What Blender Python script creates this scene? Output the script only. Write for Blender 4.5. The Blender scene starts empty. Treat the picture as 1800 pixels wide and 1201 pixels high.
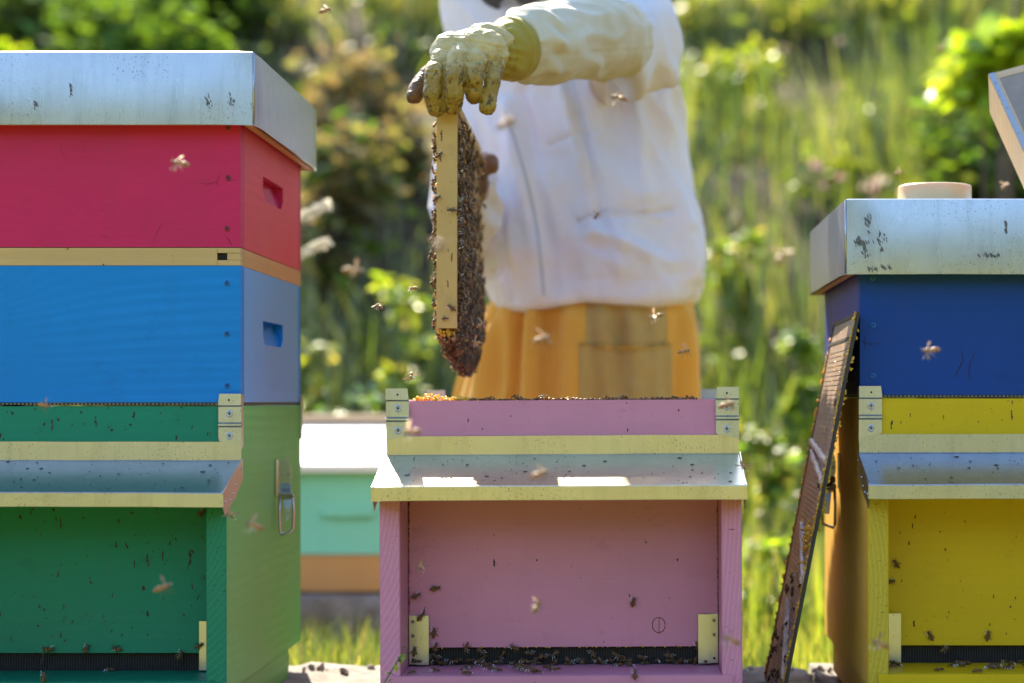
import bpy, bmesh, math, random
import numpy as np
from mathutils import Vector, Matrix, noise, Euler
from mathutils.bvhtree import BVHTree

S = bpy.context.scene
C = S.collection
rng = np.random.default_rng(7)
random.seed(7)
R = math.radians

# ------------------------------------------------------------------ camera, sky, sun, exposure
CAMZ = 0.66
F = 3816.0                     # focal length in pixels of an 1800 px wide picture
cd = bpy.data.cameras.new('camera'); cam = bpy.data.objects.new('camera', cd); C.objects.link(cam)
cam.location = (0, 0, CAMZ); cam.rotation_euler = (R(90), 0, 0)
cd.sensor_width = 36; cd.lens = 36 * F / 1800
cd.shift_x = -210 / 1800; cd.shift_y = 104.5 / 1800
cd.clip_start = 0.05; cd.clip_end = 500
cd.dof.use_dof = True; cd.dof.focus_distance = 2.76; cd.dof.aperture_fstop = 2.8; cd.dof.aperture_blades = 9
S.camera = cam
SUN_EL, SUN_AZ = 41.0, -15.0   # azimuth from +Y, clockwise positive (negative = left)
w = bpy.data.worlds.new('World'); S.world = w; w.use_nodes = True
nt = w.node_tree; nt.nodes.clear()
sky = nt.nodes.new('ShaderNodeTexSky'); sky.sky_type = 'NISHITA'; sky.sun_disc = False
sky.sun_elevation = R(SUN_EL); sky.sun_rotation = R(SUN_AZ); sky.air_density = 1.0; sky.dust_density = 0.6; sky.ozone_density = 1.6
bgn = nt.nodes.new('ShaderNodeBackground'); bgn.inputs[1].default_value = 0.15
wo = nt.nodes.new('ShaderNodeOutputWorld')
nt.links.new(sky.outputs[0], bgn.inputs[0]); nt.links.new(bgn.outputs[0], wo.inputs[0])
sl = bpy.data.lights.new('sun', 'SUN'); sl.energy = 5.0; sl.angle = R(0.53); sl.color = (1.0, 0.90, 0.70)
so = bpy.data.objects.new('sun', sl); C.objects.link(so)
sd = Vector((math.sin(R(SUN_AZ)) * math.cos(R(SUN_EL)), math.cos(R(SUN_AZ)) * math.cos(R(SUN_EL)), math.sin(R(SUN_EL))))
so.rotation_euler = sd.to_track_quat('Z', 'Y').to_euler(); so.location = sd * 20
S.view_settings.view_transform = 'Standard'; S.view_settings.look = 'None'
S.view_settings.exposure = 1.9; S.view_settings.gamma = 1.0
try: S.view_settings.use_curve_mapping = False
except Exception: pass

# ------------------------------------------------------------------ helpers
def at(px, py, D):
    """pixel of the 1800 px photograph at depth D -> a point in the place"""
    return Vector(((px - 1110) / F * D, D, CAMZ + (705 - py) / F * D))

def tag(o, label=None, cat=None, group=None, kind=None):
    if label: o['label'] = label
    if cat: o['category'] = cat
    if group: o['group'] = group
    if kind: o['kind'] = kind
    return o

def empty(name, loc, label, cat, group=None, rot=(0, 0, 0)):
    o = bpy.data.objects.new(name, None); C.objects.link(o)
    o.location = loc; o.rotation_euler = rot; o.empty_display_size = 0.05
    return tag(o, label, cat, group)

def link_mesh(name, me, mats, parent=None, loc=(0, 0, 0), rot=(0, 0, 0)):
    if mats is not None:
        for m in (mats if isinstance(mats, (list, tuple)) else [mats]): me.materials.append(m)
    o = bpy.data.objects.new(name, me); C.objects.link(o)
    o.location = loc; o.rotation_euler = rot
    if parent: o.parent = parent
    return o

def part(name, bm, mats, parent=None, bevel=0.0, smooth=False, loc=(0, 0, 0), rot=(0, 0, 0), segs=1):
    if bevel:
        es = [e for e in bm.edges if len(e.link_faces) == 2 and e.calc_face_angle(0) > 0.6]
        bmesh.ops.bevel(bm, geom=es, offset=bevel, segments=segs, affect='EDGES', profile=0.5, clamp_overlap=True)
    me = bpy.data.meshes.new(name); bm.to_mesh(me); bm.free()
    if smooth:
        for p in me.polygons: p.use_smooth = True
    return link_mesh(name, me, mats, parent, loc, rot)

def box(bm, x0, x1, y0, y1, z0, z1, mi=0, M=None):
    vs = [bm.verts.new(v) for v in ((x0,y0,z0),(x1,y0,z0),(x1,y1,z0),(x0,y1,z0),(x0,y0,z1),(x1,y0,z1),(x1,y1,z1),(x0,y1,z1))]
    if M is not None:
        for v in vs: v.co = M @ v.co
    fs = []
    for q in ((0,3,2,1),(4,5,6,7),(0,1,5,4),(1,2,6,5),(2,3,7,6),(3,0,4,7)):
        f = bm.faces.new([vs[i] for i in q]); f.material_index = mi; fs.append(f)
    return fs

def B(*a, **k):
    bm = bmesh.new(); box(bm, *a, **k); return bm

def prism(bm, pts, lo, hi, axis='X', mi=0):
    """extrude a polygon along an axis. axis X: pts are (y,z); Y: (x,z); Z: (x,y)"""
    def mk(p, t):
        return {'X': (t, p[0], p[1]), 'Y': (p[0], t, p[1]), 'Z': (p[0], p[1], t)}[axis]
    a = [bm.verts.new(mk(p, lo)) for p in pts]; b = [bm.verts.new(mk(p, hi)) for p in pts]
    fs = [bm.faces.new(a), bm.faces.new(b[::-1])]
    n = len(pts)
    for i in range(n): fs.append(bm.faces.new((a[i], b[i], b[(i+1) % n], a[(i+1) % n])))
    for f in fs: f.material_index = mi
    bmesh.ops.recalc_face_normals(bm, faces=fs)
    return fs

def tube(bm, pts, rad, n=10, cap=True, sx=1.0):
    pts = [Vector(p) for p in pts]
    if not hasattr(rad, '__len__'): rad = [rad] * len(pts)
    rings = []; ref = None
    for i, p in enumerate(pts):
        t = (pts[min(i+1, len(pts)-1)] - pts[max(i-1, 0)]).normalized()
        if ref is None: ref = t.orthogonal().normalized()
        ref = (ref - t * ref.dot(t)).normalized(); bi = t.cross(ref)
        rings.append([bm.verts.new(p + (ref * math.cos(2*math.pi*k/n) * sx + bi * math.sin(2*math.pi*k/n)) * rad[i]) for k in range(n)])
    fs = []
    for a, b in zip(rings[:-1], rings[1:]):
        for k in range(n): fs.append(bm.faces.new((a[k], a[(k+1) % n], b[(k+1) % n], b[k])))
    if cap:
        fs.append(bm.faces.new(rings[0][::-1])); fs.append(bm.faces.new(rings[-1]))
    return fs

def ball(bm, c, r, seg=12, ring=8, M=None):
    m = Matrix.Translation(c) @ (M if M is not None else Matrix()) @ Matrix.Diagonal((*(r if hasattr(r, '__len__') else (r, r, r)), 1))
    return bmesh.ops.create_uvsphere(bm, u_segments=seg, v_segments=ring, radius=1, matrix=m)['verts']

def capsule_chain(bm, pts, rad, n=12):
    tube(bm, pts, rad, n)
    for p, r in zip(pts, rad): ball(bm, p, r, n, 8)

def np_mesh(name, verts, faces, mats, parent=None, cols=None, smooth=False):
    """verts (n,3), faces (m,k) all the same size, cols (n,3) stored as attribute tint"""
    me = bpy.data.meshes.new(name)
    verts = np.asarray(verts, dtype=np.float32); faces = np.asarray(faces, dtype=np.int32)
    me.vertices.add(len(verts)); me.vertices.foreach_set('co', verts.ravel())
    k = faces.shape[1]
    me.loops.add(faces.size); me.loops.foreach_set('vertex_index', faces.ravel())
    me.polygons.add(len(faces)); me.polygons.foreach_set('loop_start', np.arange(0, faces.size, k, dtype=np.int32))
    me.update(calc_edges=True); me.validate()
    if cols is not None:
        a = me.color_attributes.new('tint', 'FLOAT_COLOR', 'POINT')
        a.data.foreach_set('color', np.c_[cols, np.ones(len(cols))].astype(np.float32).ravel())
    if smooth: me.polygons.foreach_set('use_smooth', np.ones(len(faces), dtype=bool))
    return link_mesh(name, me, mats, parent)

def remeshed(bm, voxel, smooth=4, fac=0.5):
    me = bpy.data.meshes.new('tmp'); bm.to_mesh(me); bm.free()
    o = bpy.data.objects.new('tmp', me); C.objects.link(o)
    m = o.modifiers.new('r', 'REMESH'); m.mode = 'VOXEL'; m.voxel_size = voxel; m.use_smooth_shade = True
    if smooth:
        s = o.modifiers.new('s', 'SMOOTH'); s.iterations = smooth; s.factor = fac
    dg = bpy.context.evaluated_depsgraph_get()
    out = bpy.data.meshes.new_from_object(o.evaluated_get(dg))
    bpy.data.objects.remove(o); bpy.data.meshes.remove(me)
    for p in out.polygons: p.use_smooth = True
    return out

def displace(me, fn):
    me.update()
    co = [v.co.copy() for v in me.vertices]; no = [v.normal.copy() for v in me.vertices]
    for v, c, n in zip(me.vertices, co, no): v.co = c + fn(c, n)
    me.update()

# ------------------------------------------------------------------ materials
class NB:
    def __init__(s, name):
        s.m = bpy.data.materials.new(name); s.m.use_nodes = True
        s.t = s.m.node_tree; s.t.nodes.clear()
        s.out = s.t.nodes.new('ShaderNodeOutputMaterial')
    def n(s, typ, **kw):
        nd = s.t.nodes.new(typ)
        for k, v in kw.items():
            if k.startswith('i_'):
                nd.inputs[k[2:].replace('_', ' ')].default_value = v
            else: setattr(nd, k, v)
        return nd
    def l(s, a, b): s.t.links.new(a, b)
    def coords(s, scale=(1, 1, 1), loc=(0, 0, 0), rot=(0, 0, 0)):
        tc = s.n('ShaderNodeTexCoord'); mp = s.n('ShaderNodeMapping')
        mp.inputs['Scale'].default_value = scale; mp.inputs['Location'].default_value = loc; mp.inputs['Rotation'].default_value = rot
        s.l(tc.outputs['Object'], mp.inputs['Vector']); return mp.outputs[0]
    def noise(s, vec, scale, detail=4, rough=0.6, dist=0.0):
        nd = s.n('ShaderNodeTexNoise'); nd.inputs['Scale'].default_value = scale; nd.inputs['Detail'].default_value = detail
        nd.inputs['Roughness'].default_value = rough; nd.inputs['Distortion'].default_value = dist
        s.l(vec, nd.inputs['Vector']); return nd.outputs['Fac']
    def ramp(s, fac, a, b, lo=(0, 0, 0), hi=(1, 1, 1)):
        r = s.n('ShaderNodeValToRGB'); r.color_ramp.elements[0].position = a; r.color_ramp.elements[1].position = b
        r.color_ramp.elements[0].color = (*lo, 1); r.color_ramp.elements[1].color = (*hi, 1)
        s.l(fac, r.inputs[0]); return r.outputs[0]
    def mix(s, fac, a, b, mode='MIX'):
        m = s.n('ShaderNodeMix', data_type='RGBA', blend_type=mode)
        for v, i in ((fac, 0), (a, 6), (b, 7)):
            if hasattr(v, 'links') or hasattr(v, 'is_linked'): s.l(v, m.inputs[i])
            elif i == 0: m.inputs[0].default_value = v
            else: m.inputs[i].default_value = (*v, 1)
        return m.outputs[2]
    def math(s, op, a, b=0.0):
        m = s.n('ShaderNodeMath', operation=op)
        for v, i in ((a, 0), (b, 1)):
            if hasattr(v, 'is_linked'): s.l(v, m.inputs[i])
            else: m.inputs[i].default_value = v
        return m.outputs[0]
    def bsdf(s, col, rough=0.5, metal=0.0, bump=None, bstr=0.3, bdist=0.001, spec=0.5, **kw):
        b = s.n('ShaderNodeBsdfPrincipled')
        for v, k in ((col, 'Base Color'), (rough, 'Roughness'), (metal, 'Metallic'), (spec, 'Specular IOR Level')):
            if hasattr(v, 'is_linked'): s.l(v, b.inputs[k])
            elif k == 'Base Color': b.inputs[k].default_value = (*v, 1)
            else: b.inputs[k].default_value = v
        for k, v in kw.items(): b.inputs[k.replace('_', ' ')].default_value = v
        if bump is not None:
            bp = s.n('ShaderNodeBump'); bp.inputs['Strength'].default_value = bstr; bp.inputs['Distance'].default_value = bdist
            s.l(bump, bp.inputs['Height']); s.l(bp.outputs[0], b.inputs['Normal'])
        s.l(b.outputs[0], s.out.inputs[0]); return b

def paint(name, col, seed, specks=0.5, grain=0.5, knot=None, dirt=(0.03, 0.018, 0.01), rough=0.5):
    """painted softwood boards, grain running horizontally"""
    b = NB(name)
    o = (seed * 1.37, seed * 0.71, seed * 2.13)
    vec = b.coords((1.6, 1.6, 9), o)
    if knot:   # bend the grain round a knot: shift z by a gaussian-like bump from a sphere gradient
        tc = b.n('ShaderNodeTexCoord'); vm = b.n('ShaderNodeVectorMath', operation='SUBTRACT'); vm.inputs[1].default_value = knot
        b.l(tc.outputs['Object'], vm.inputs[0])
        sc = b.n('ShaderNodeVectorMath', operation='MULTIPLY'); sc.inputs[1].default_value = (9, 0.01, 17); b.l(vm.outputs[0], sc.inputs[0])
        ln = b.n('ShaderNodeVectorMath', operation='LENGTH'); b.l(sc.outputs[0], ln.inputs[0])
        e = b.math('DIVIDE', 0.55, b.math('ADD', b.math('POWER', ln.outputs['Value'], 2.0), 0.6))
        cx = b.n('ShaderNodeCombineXYZ'); b.l(e, cx.inputs[2])
        ad = b.n('ShaderNodeVectorMath', operation='ADD'); b.l(vec, ad.inputs[0]); b.l(cx.outputs[0], ad.inputs[1]); vec = ad.outputs[0]
    wv = b.n('ShaderNodeTexWave', wave_type='BANDS', bands_direction='Z'); wv.inputs['Scale'].default_value = 2.3
    wv.inputs['Distortion'].default_value = 5.5; wv.inputs['Detail'].default_value = 3.5; wv.inputs['Detail Scale'].default_value = 0.8; wv.inputs['Detail Roughness'].default_value = 0.62
    b.l(vec, wv.inputs['Vector'])
    fine = b.noise(b.coords((9, 9, 260), o), 1.0, 3, 0.6)
    blot = b.noise(b.coords((3, 3, 5), o), 1.0, 4, 0.6)
    msk = b.ramp(b.noise(b.coords((2.5, 2.5, 7), (seed, seed * 3, 1)), 1.0, 3, 0.6), 0.38, 0.68)
    wf = b.math('MULTIPLY', wv.outputs['Fac'], msk)
    c = b.mix(b.ramp(wf, 0.1, 1.0), tuple(x * (1 - 0.13 * grain) for x in col), tuple(min(1, x * (1 + 0.13 * grain) + 0.01 * grain) for x in col))
    c = b.mix(b.ramp(blot, 0.3, 0.72), tuple(x * 0.80 for x in col), c)
    drip = b.noise(b.coords((26, 26, 2.2), (seed, 2, seed)), 1.0, 4, 0.7)
    c = b.mix(b.ramp(drip, 0.52, 0.8, hi=(0.4,)*3), c, tuple(x * 0.72 + 0.01 for x in col))
    # vertical runs and flecks of propolis, each with its own shape
    sp = b.noise(b.coords((150, 150, 90), o), 1.0, 2, 0.5)
    st = b.noise(b.coords((60, 60, 22), (o[1], o[0], o[2])), 1.0, 3, 0.7)
    th = 0.80 - 0.08 * specks
    m1 = b.ramp(sp, th, th + 0.02); m2 = b.ramp(st, th + 0.03, th + 0.045)
    c = b.mix(m1, c, dirt); c = b.mix(m2, c, dirt)
    faint = b.noise(b.coords((22, 22, 30), o), 1.0, 5, 0.75)
    c = b.mix(b.ramp(faint, 0.58, 0.76, hi=(0.5,)*3), c, tuple(x * 0.55 for x in col))
    h = b.math('ADD', b.math('MULTIPLY', wf, 0.6 * grain), b.math('MULTIPLY', fine, 0.5))
    rg = b.ramp(blot, 0.3, 0.8, lo=(rough - .07,)*3, hi=(rough + .1,)*3)
    b.bsdf(c, rg, 0.0, h, 0.5, 0.0009, spec=0.24)
    return b.m

def endgrain(name, col, seed, centre=(0.12, 0, 0.25), dark=0.55):
    b = NB(name)
    tc = b.n('ShaderNodeTexCoord'); vm = b.n('ShaderNodeMapping'); vm.inputs['Location'].default_value = tuple(-x for x in centre); vm.inputs['Scale'].default_value = (1, 0.02, 0.62)
    b.l(tc.outputs['Object'], vm.inputs['Vector'])
    wv = b.n('ShaderNodeTexWave', wave_type='RINGS', rings_direction='Y'); wv.inputs['Scale'].default_value = 58; wv.inputs['Distortion'].default_value = 2.0
    wv.inputs['Detail'].default_value = 2; wv.inputs['Detail Scale'].default_value = 0.3
    b.l(vm.outputs[0], wv.inputs['Vector'])
    nz = b.noise(b.coords((700, 700, 330), (seed, seed, seed)), 1.0, 2, 0.6)
    c = b.mix(b.ramp(wv.outputs['Fac'], 0.55, 1.0), tuple(x * 0.94 for x in col), tuple(min(1, x * 1.08 + .004) for x in col))
    c = b.mix(b.ramp(nz, 0.62, 0.70, hi=(dark,)*3), c, tuple(x * 0.2 for x in col))
    ck = b.noise(b.coords((60, 60, 480), (seed * 3, 0, seed)), 1.0, 1, 0.5)
    c = b.mix(b.ramp(ck, 0.74, 0.76), c, (0.02, 0.015, 0.01))
    h = b.math('ADD', wv.outputs['Fac'], b.math('MULTIPLY', nz, -0.8))
    b.bsdf(c, 0.6, 0, h, 0.35, 0.0005, spec=0.3)
    return b.m

def raw_wood(name, col, seed=0.0, specks=0.4):
    return paint(name, col, seed, specks, 0.9, rough=0.55)

def metal(name, col=(0.62, 0.64, 0.64), rough=0.3, specks=0.5, seed=0.0, vert=True):
    b = NB(name)
    o = (seed, seed * 2, seed * 3)
    br = b.noise(b.coords((330, 330, 12) if vert else (12, 12, 330), o), 1.0, 3, 0.6)
    sp = b.noise(b.coords((5, 5, 5), o), 3.0, 3, 0.6)
    gr = b.noise(b.coords((420, 420, 300), o), 1.0, 1, 0.5)
    sc = b.noise(b.coords((95, 95, 42), (seed * 2, 1, seed)), 1.0, 4, 0.75, 0.4)
    c = b.mix(b.ramp(sp, 0.3, 0.7), tuple(x * 0.88 for x in col), col)
    t = 0.76 - 0.06 * specks
    c = b.mix(b.math('MULTIPLY', b.ramp(gr, 0.66 - .07 * specks, 0.76, hi=(0.9,)*3), b.ramp(b.noise(b.coords((9, 9, 14), (seed, 1, 2)), 1.0, 3, 0.6), 0.42, 0.62)), c, (0.14, 0.15, 0.17))
    dl = b.noise(b.coords((60, 60, 9), (seed, 5, seed)), 1.0, 4, 0.7); c = b.mix(b.ramp(dl, 0.5, 0.75, hi=(0.45,)*3), c, tuple(x * 0.6 for x in col))
    c = b.mix(b.ramp(sc, t, t + 0.02), c, (0.07, 0.07, 0.08))
    rg = b.ramp(br, 0.25, 0.75, lo=(rough - .015,)*3, hi=(rough + .03,)*3)
    mt = b.ramp(sc, t, t + 0.02, lo=(1, 1, 1), hi=(0.2, 0.2, 0.2))
    h = b.math('ADD', br, b.math('MULTIPLY', gr, 0.5))
    b.bsdf(c, rg, mt, h, 0.10, 0.0003)
    return b.m

def simple(name, col, rough=0.5, metalv=0.0, nscale=60, var=0.25, bstr=0.3, bdist=0.001, spec=0.5, **kw):
    b = NB(name)
    nz = b.noise(b.coords(), nscale, 4, 0.65)
    c = b.mix(b.ramp(nz, 0.3, 0.7), tuple(x * (1 - var) for x in col), tuple(min(1, x * (1 + var)) for x in col))
    b.bsdf(c, rough, metalv, nz, bstr, bdist, spec, **kw)
    return b.m

def leafmat(name, transl=0.5, rough=0.4, gloss=0.06, tc=(1.5, 1.35, 0.6)):
    b = NB(name)
    at_ = b.n('ShaderNodeVertexColor', layer_name='tint')
    d = b.n('ShaderNodeBsdfDiffuse'); t = b.n('ShaderNodeBsdfTranslucent'); g = b.n('ShaderNodeBsdfGlossy')
    g.inputs['Roughness'].default_value = rough; g.inputs['Color'].default_value = (1, 1, 1, 1)
    b.l(at_.outputs[0], d.inputs[0])
    tcol = b.mix(1.0, at_.outputs[0], tc, 'MULTIPLY'); b.l(tcol, t.inputs[0])
    m1 = b.n('ShaderNodeMixShader'); m1.inputs[0].default_value = transl; b.l(d.outputs[0], m1.inputs[1]); b.l(t.outputs[0], m1.inputs[2])
    m2 = b.n('ShaderNodeMixShader'); m2.inputs[0].default_value = gloss; b.l(m1.outputs[0], m2.inputs[1]); b.l(g.outputs[0], m2.inputs[2])
    b.l(m2.outputs[0], b.out.inputs[0]); return b.m

M_leaf = leafmat('leaf')
M_leaf_dull = leafmat('dull_leaf', 0.45, 0.6, 0.012)
M_petal = leafmat('petal', 0.35, 0.5, 0.02, (1.05, 1.0, 0.95))
M_pink = paint('pink_paint', (0.62, 0.25, 0.365), 1.0, 0.45, 0.12, knot=(0.08, 0, 0.21))
M_pink_end = endgrain('pink_end_grain', (0.60, 0.24, 0.36), 1.0, (-0.32, 0, 0.18), 0.45)
M_green = paint('green_paint', (0.006, 0.215, 0.120), 2.0, 1.35, 0.3)
M_green_end = endgrain('green_end_grain', (0.012, 0.20, 0.10), 2.0, (0.13, 0, 0.20), 0.9)
M_green_side = paint('green_paint_side_lit', (0.11, 0.46, 0.11), 2.5, 0.3, 0.9)  # same green paint, the side wall's lighter shading put into the colour
M_yellow = paint('yellow_paint', (0.64, 0.45, 0.004), 3.0, 0.8, 0.15)
M_yellow_end = endgrain('yellow_end_grain', (0.50, 0.38, 0.03), 3.0, (-0.35, 0, 0.10), 0.7)
M_red = paint('crimson_paint', (0.56, 0.016, 0.105), 4.0, 0.2, 0.3, knot=(0.1, 0, 0.03))
M_blue = paint('sky_blue_paint', (0.0, 0.215, 0.64), 5.0, 0.2, 0.6, knot=(-0.135, 0, 0.155))
M_navy = paint('royal_blue_paint', (0.001, 0.045, 0.255), 6.0, 0.25, 0.12)
M_teal = paint('teal_paint', (0.22, 0.62, 0.47), 7.0, 0.1, 0.3)
M_white = paint('white_paint', (0.8, 0.8, 0.78), 8.0, 0.1, 0.2)
M_wood = raw_wood('bare_wood', (0.60, 0.40, 0.17), 9.0, 0.8)
M_wood2 = paint('frame_wood', (0.56, 0.37, 0.13), 10.0, 0.75, 0.08)
M_wood_o = raw_wood('orange_wood', (0.62, 0.33, 0.12), 11.0)
M_ply = raw_wood('weathered_board', (0.30, 0.25, 0.21), 12.0, 0.3)
M_peach = raw_wood('pale_planed_wood', (0.66, 0.46, 0.28), 13.0, 0.3)
M_zinc = metal('galvanised_sheet', (0.43, 0.455, 0.485), 0.28, 0.75, 0.0)
M_zinc2 = metal('galvanised_flashing', (0.49, 0.49, 0.445), 0.29, 1.0, 2.0)
M_fit = metal('zinc_fitting', (0.50, 0.505, 0.475), 0.30, 0.1, 4.0)
M_screw = simple('steel_screw', (0.45, 0.46, 0.48), 0.3, 1.0, 200, 0.2)
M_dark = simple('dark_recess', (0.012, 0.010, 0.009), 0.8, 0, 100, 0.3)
M_bluescrew = simple('blue_painted_screw', (0.01, 0.12, 0.38), 0.4, 0.2, 200, 0.2)
M_redscrew = simple('red_painted_screw', (0.25, 0.02, 0.05), 0.4, 0.2, 200, 0.2)
M_plastic = simple('black_plastic', (0.018, 0.014, 0.013), 0.5, 0, 80, 0.3)
M_wax = simple('orange_propolis', (0.74, 0.36, 0.02), 0.45, 0, 300, 0.4, 0.5, 0.002, **{'Subsurface_Weight': 0.25})
M_waxd = simple('brown_propolis', (0.16, 0.065, 0.018), 0.5, 0, 300, 0.5, 0.5, 0.002)
M_comb = simple('capped_comb', (0.34, 0.20, 0.08), 0.6, 0, 180, 0.3, 0.7, 0.003)
M_cream = simple('cream_plastic', (0.60, 0.47, 0.24), 0.35, 0, 6, 0.06, 0.1, 0.001, **{'Subsurface_Weight': 0.2})

# excluder face: sheen on dark plastic painted as brown colour, with rows of slots
def excl():
    b = NB('excluder_sheet')
    v = b.coords()
    nz = b.noise(v, 30, 5, 0.7); n2 = b.noise(b.coords((1, 12, 40)), 6, 3, 0.6)
    c = b.mix(b.ramp(nz, 0.35, 0.7), (0.22, 0.145, 0.11), (0.42, 0.30, 0.23))
    c = b.mix(b.ramp(n2, 0.66, 0.72), c, (0.55, 0.30, 0.08))
    b.bsdf(c, 0.38, 0.0, nz, 0.3, 0.001); return b.m
M_excl = excl()

# ------------------------------------------------------------------ ground, kerb, bank
def fbm(x, y, s, o=0.0, k=4):
    return noise.fractal(Vector((x * s + o, y * s - o, o * 0.37)), 0.9, 2.1, k)

def bank_z(x, y):
    t = max(0.0, y - 5.9)
    z = 0.50 * t * min(1.0, t / 1.2)
    if y > 15: z = bank_z(x, 15) + (y - 15) * 0.12 if y > 15 else z
    if y > 5: z += 0.16 * fbm(x, y, 0.55, 3.1) * min(1, (y - 5) / 1.5)
    else: z += 0.015 * fbm(x, y, 0.8, 1.0)
    return z

def ground_mat():
    b = NB('earth_and_grass')
    n1 = b.noise(b.coords(), 0.9, 6, 0.65, 0.4); n2 = b.noise(b.coords(), 14, 6, 0.7); n3 = b.noise(b.coords(), 2.6, 4, 0.6)
    soil = b.mix(b.ramp(n2, 0.3, 0.75), (0.030, 0.022, 0.013), (0.095, 0.070, 0.042))
    gr = b.mix(b.ramp(n2, 0.3, 0.7), (0.07, 0.10, 0.014), (0.24, 0.23, 0.025))
    gr = b.mix(b.ramp(n3, 0.40, 0.65), gr, (0.34, 0.255, 0.035))
    # grass on level ground, soil showing on the steep bank
    geo = b.n('ShaderNodeNewGeometry'); sx = b.n('ShaderNodeSeparateXYZ'); b.l(geo.outputs['True Normal'], sx.inputs[0])
    f = b.ramp(sx.outputs[2], 0.95, 0.99)
    gfac = b.ramp(n1, 0.58, 0.68)
    mk = b.n('ShaderNodeMix', data_type='RGBA', blend_type='LIGHTEN'); mk.inputs[0].default_value = 1
    b.l(f, mk.inputs[6]); b.l(gfac, mk.inputs[7])
    c = b.mix(mk.outputs[2], soil, gr)
    b.bsdf(c, 0.9, 0, n2, 0.8, 0.02, spec=0.1); return b.m

def ground():
    xs = np.r_[np.linspace(-60, -6, 22), np.linspace(-5.6, 5.6, 70), np.linspace(6, 60, 22)]
    ys = np.r_[np.linspace(-60, 2, 32), np.linspace(2.3, 16, 90), np.linspace(17, 90, 24)]
    V = [(x, y, bank_z(x, y)) for y in ys for x in xs]
    nx = len(xs); Fc = [(j*nx+i, j*nx+i+1, (j+1)*nx+i+1, (j+1)*nx+i) for j in range(len(ys)-1) for i in range(nx-1)]
    o = np_mesh('ground', V, Fc, ground_mat(), smooth=True); tag(o, kind='structure')
ground()

def concrete(name='rough_concrete', col=(0.42, 0.38, 0.34)):
    b = NB(name)
    n1 = b.noise(b.coords(), 35, 8, 0.7); n2 = b.noise(b.coords(), 7, 5, 0.6)
    c = b.mix(b.ramp(n1, 0.3, 0.7), tuple(x * 0.5 for x in col), tuple(x * 1.15 for x in col))
    c = b.mix(b.ramp(n2, 0.55, 0.75), c, (0.13, 0.10, 0.06))
    b.bsdf(c, 0.85, 0, n1, 0.9, 0.004, spec=0.2); return b.m
M_conc = concrete(col=(0.23, 0.20, 0.175))

def rough_block(bm, x0, x1, y0, y1, z0, z1, amp=0.006, n=(30, 10, 6), seed=0.0):
    """closed box with broken, uneven faces"""
    start = len(bm.verts)
    geo = bmesh.ops.create_cube(bm, size=1.0)
    vs = geo['verts']
    for v in vs: v.co = Vector((x0 + (v.co.x + .5) * (x1-x0), y0 + (v.co.y + .5) * (y1-y0), z0 + (v.co.z + .5) * (z1-z0)))
    for ax, k in zip(range(3), n):
        es = [e for e in bm.edges if abs((e.verts[0].co - e.verts[1].co)[ax]) > 1e-6 and sum(abs((e.verts[0].co - e.verts[1].co)[a]) > 1e-6 for a in range(3)) == 1
              and all(x0 - 1e-4 <= q.co.x <= x1 + 1e-4 for q in e.verts)]
        bmesh.ops.subdivide_edges(bm, edges=es, cuts=k, use_grid_fill=True)
    for v in bm.verts:
        if x0 - 1e-4 <= v.co.x <= x1 + 1e-4:
            q = v.co * 22 + Vector((seed, seed, seed))
            v.co += Vector((noise.noise(q), noise.noise(q + Vector((9, 0, 0))), noise.noise(q + Vector((0, 9, 0))) - .35)) * amp

SLAB = CAMZ - 0.396
# row of concrete blocks the hives stand on
edges = (-1.25, -0.655, -0.06, 0.27, 0.95)
labs = ('rough grey concrete block underneath the green hive', 'rough grey concrete block seen in the gap between the green and pink hives',
        'rough grey concrete block on which the leaning excluder stands', 'rough grey concrete block underneath the yellow hive')
for bi, (x0, x1, lb) in enumerate(zip(edges[:-1], edges[1:], labs)):
    bm = bmesh.new(); rough_block(bm, x0, x1 - 0.008, 2.50, 3.262 + 0.02 * (bi % 2), -0.03, SLAB, 0.010, (26, 26, 8), bi * 5.0)
    tag(part('concrete_block', bm, M_conc, smooth=True), lb, 'concrete block', 'concrete blocks carrying the front row of hives')

# ------------------------------------------------------------------ hive hardware
def screw(parent, x, y, z, r=0.0035, mat=None, axis='Y', name='screw', washer=True):
    """countersunk cross-head screw facing -Y (or +X / -X)"""
    bm = bmesh.new()
    n = 14
    prof = [(r, 0.0), (r, -0.0007), (r * .72, -0.0013), (r * .5, -0.0007), (0.0001, -0.0007)]
    rings = [[bm.verts.new((q * math.cos(2*math.pi*k/n), d, q * math.sin(2*math.pi*k/n))) for k in range(n)] for q, d in prof]
    for a, b in zip(rings[:-1], rings[1:]):
        for k in range(n): bm.faces.new((a[k], b[k], b[(k+1) % n], a[(k+1) % n]))
    for f in bm.faces: f.material_index = 0
    for an in (0.3, 0.3 + math.pi/2):
        Mx = Matrix.Rotation(an, 4, 'Y')
        box(bm, -r * .42, r * .42, -0.0011, -0.0006, -r * .12, r * .12, 1, Mx)
    bmesh.ops.recalc_face_normals(bm, faces=bm.faces)
    rot = {'Y': (0, 0, 0), 'X': (0, 0, R(90)), '-X': (0, 0, R(-90))}[axis]
    return part(name, bm, [mat or M_screw, M_dark], parent, loc=(x, y, z), rot=rot)

W = 0.443; HW = W / 2

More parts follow.
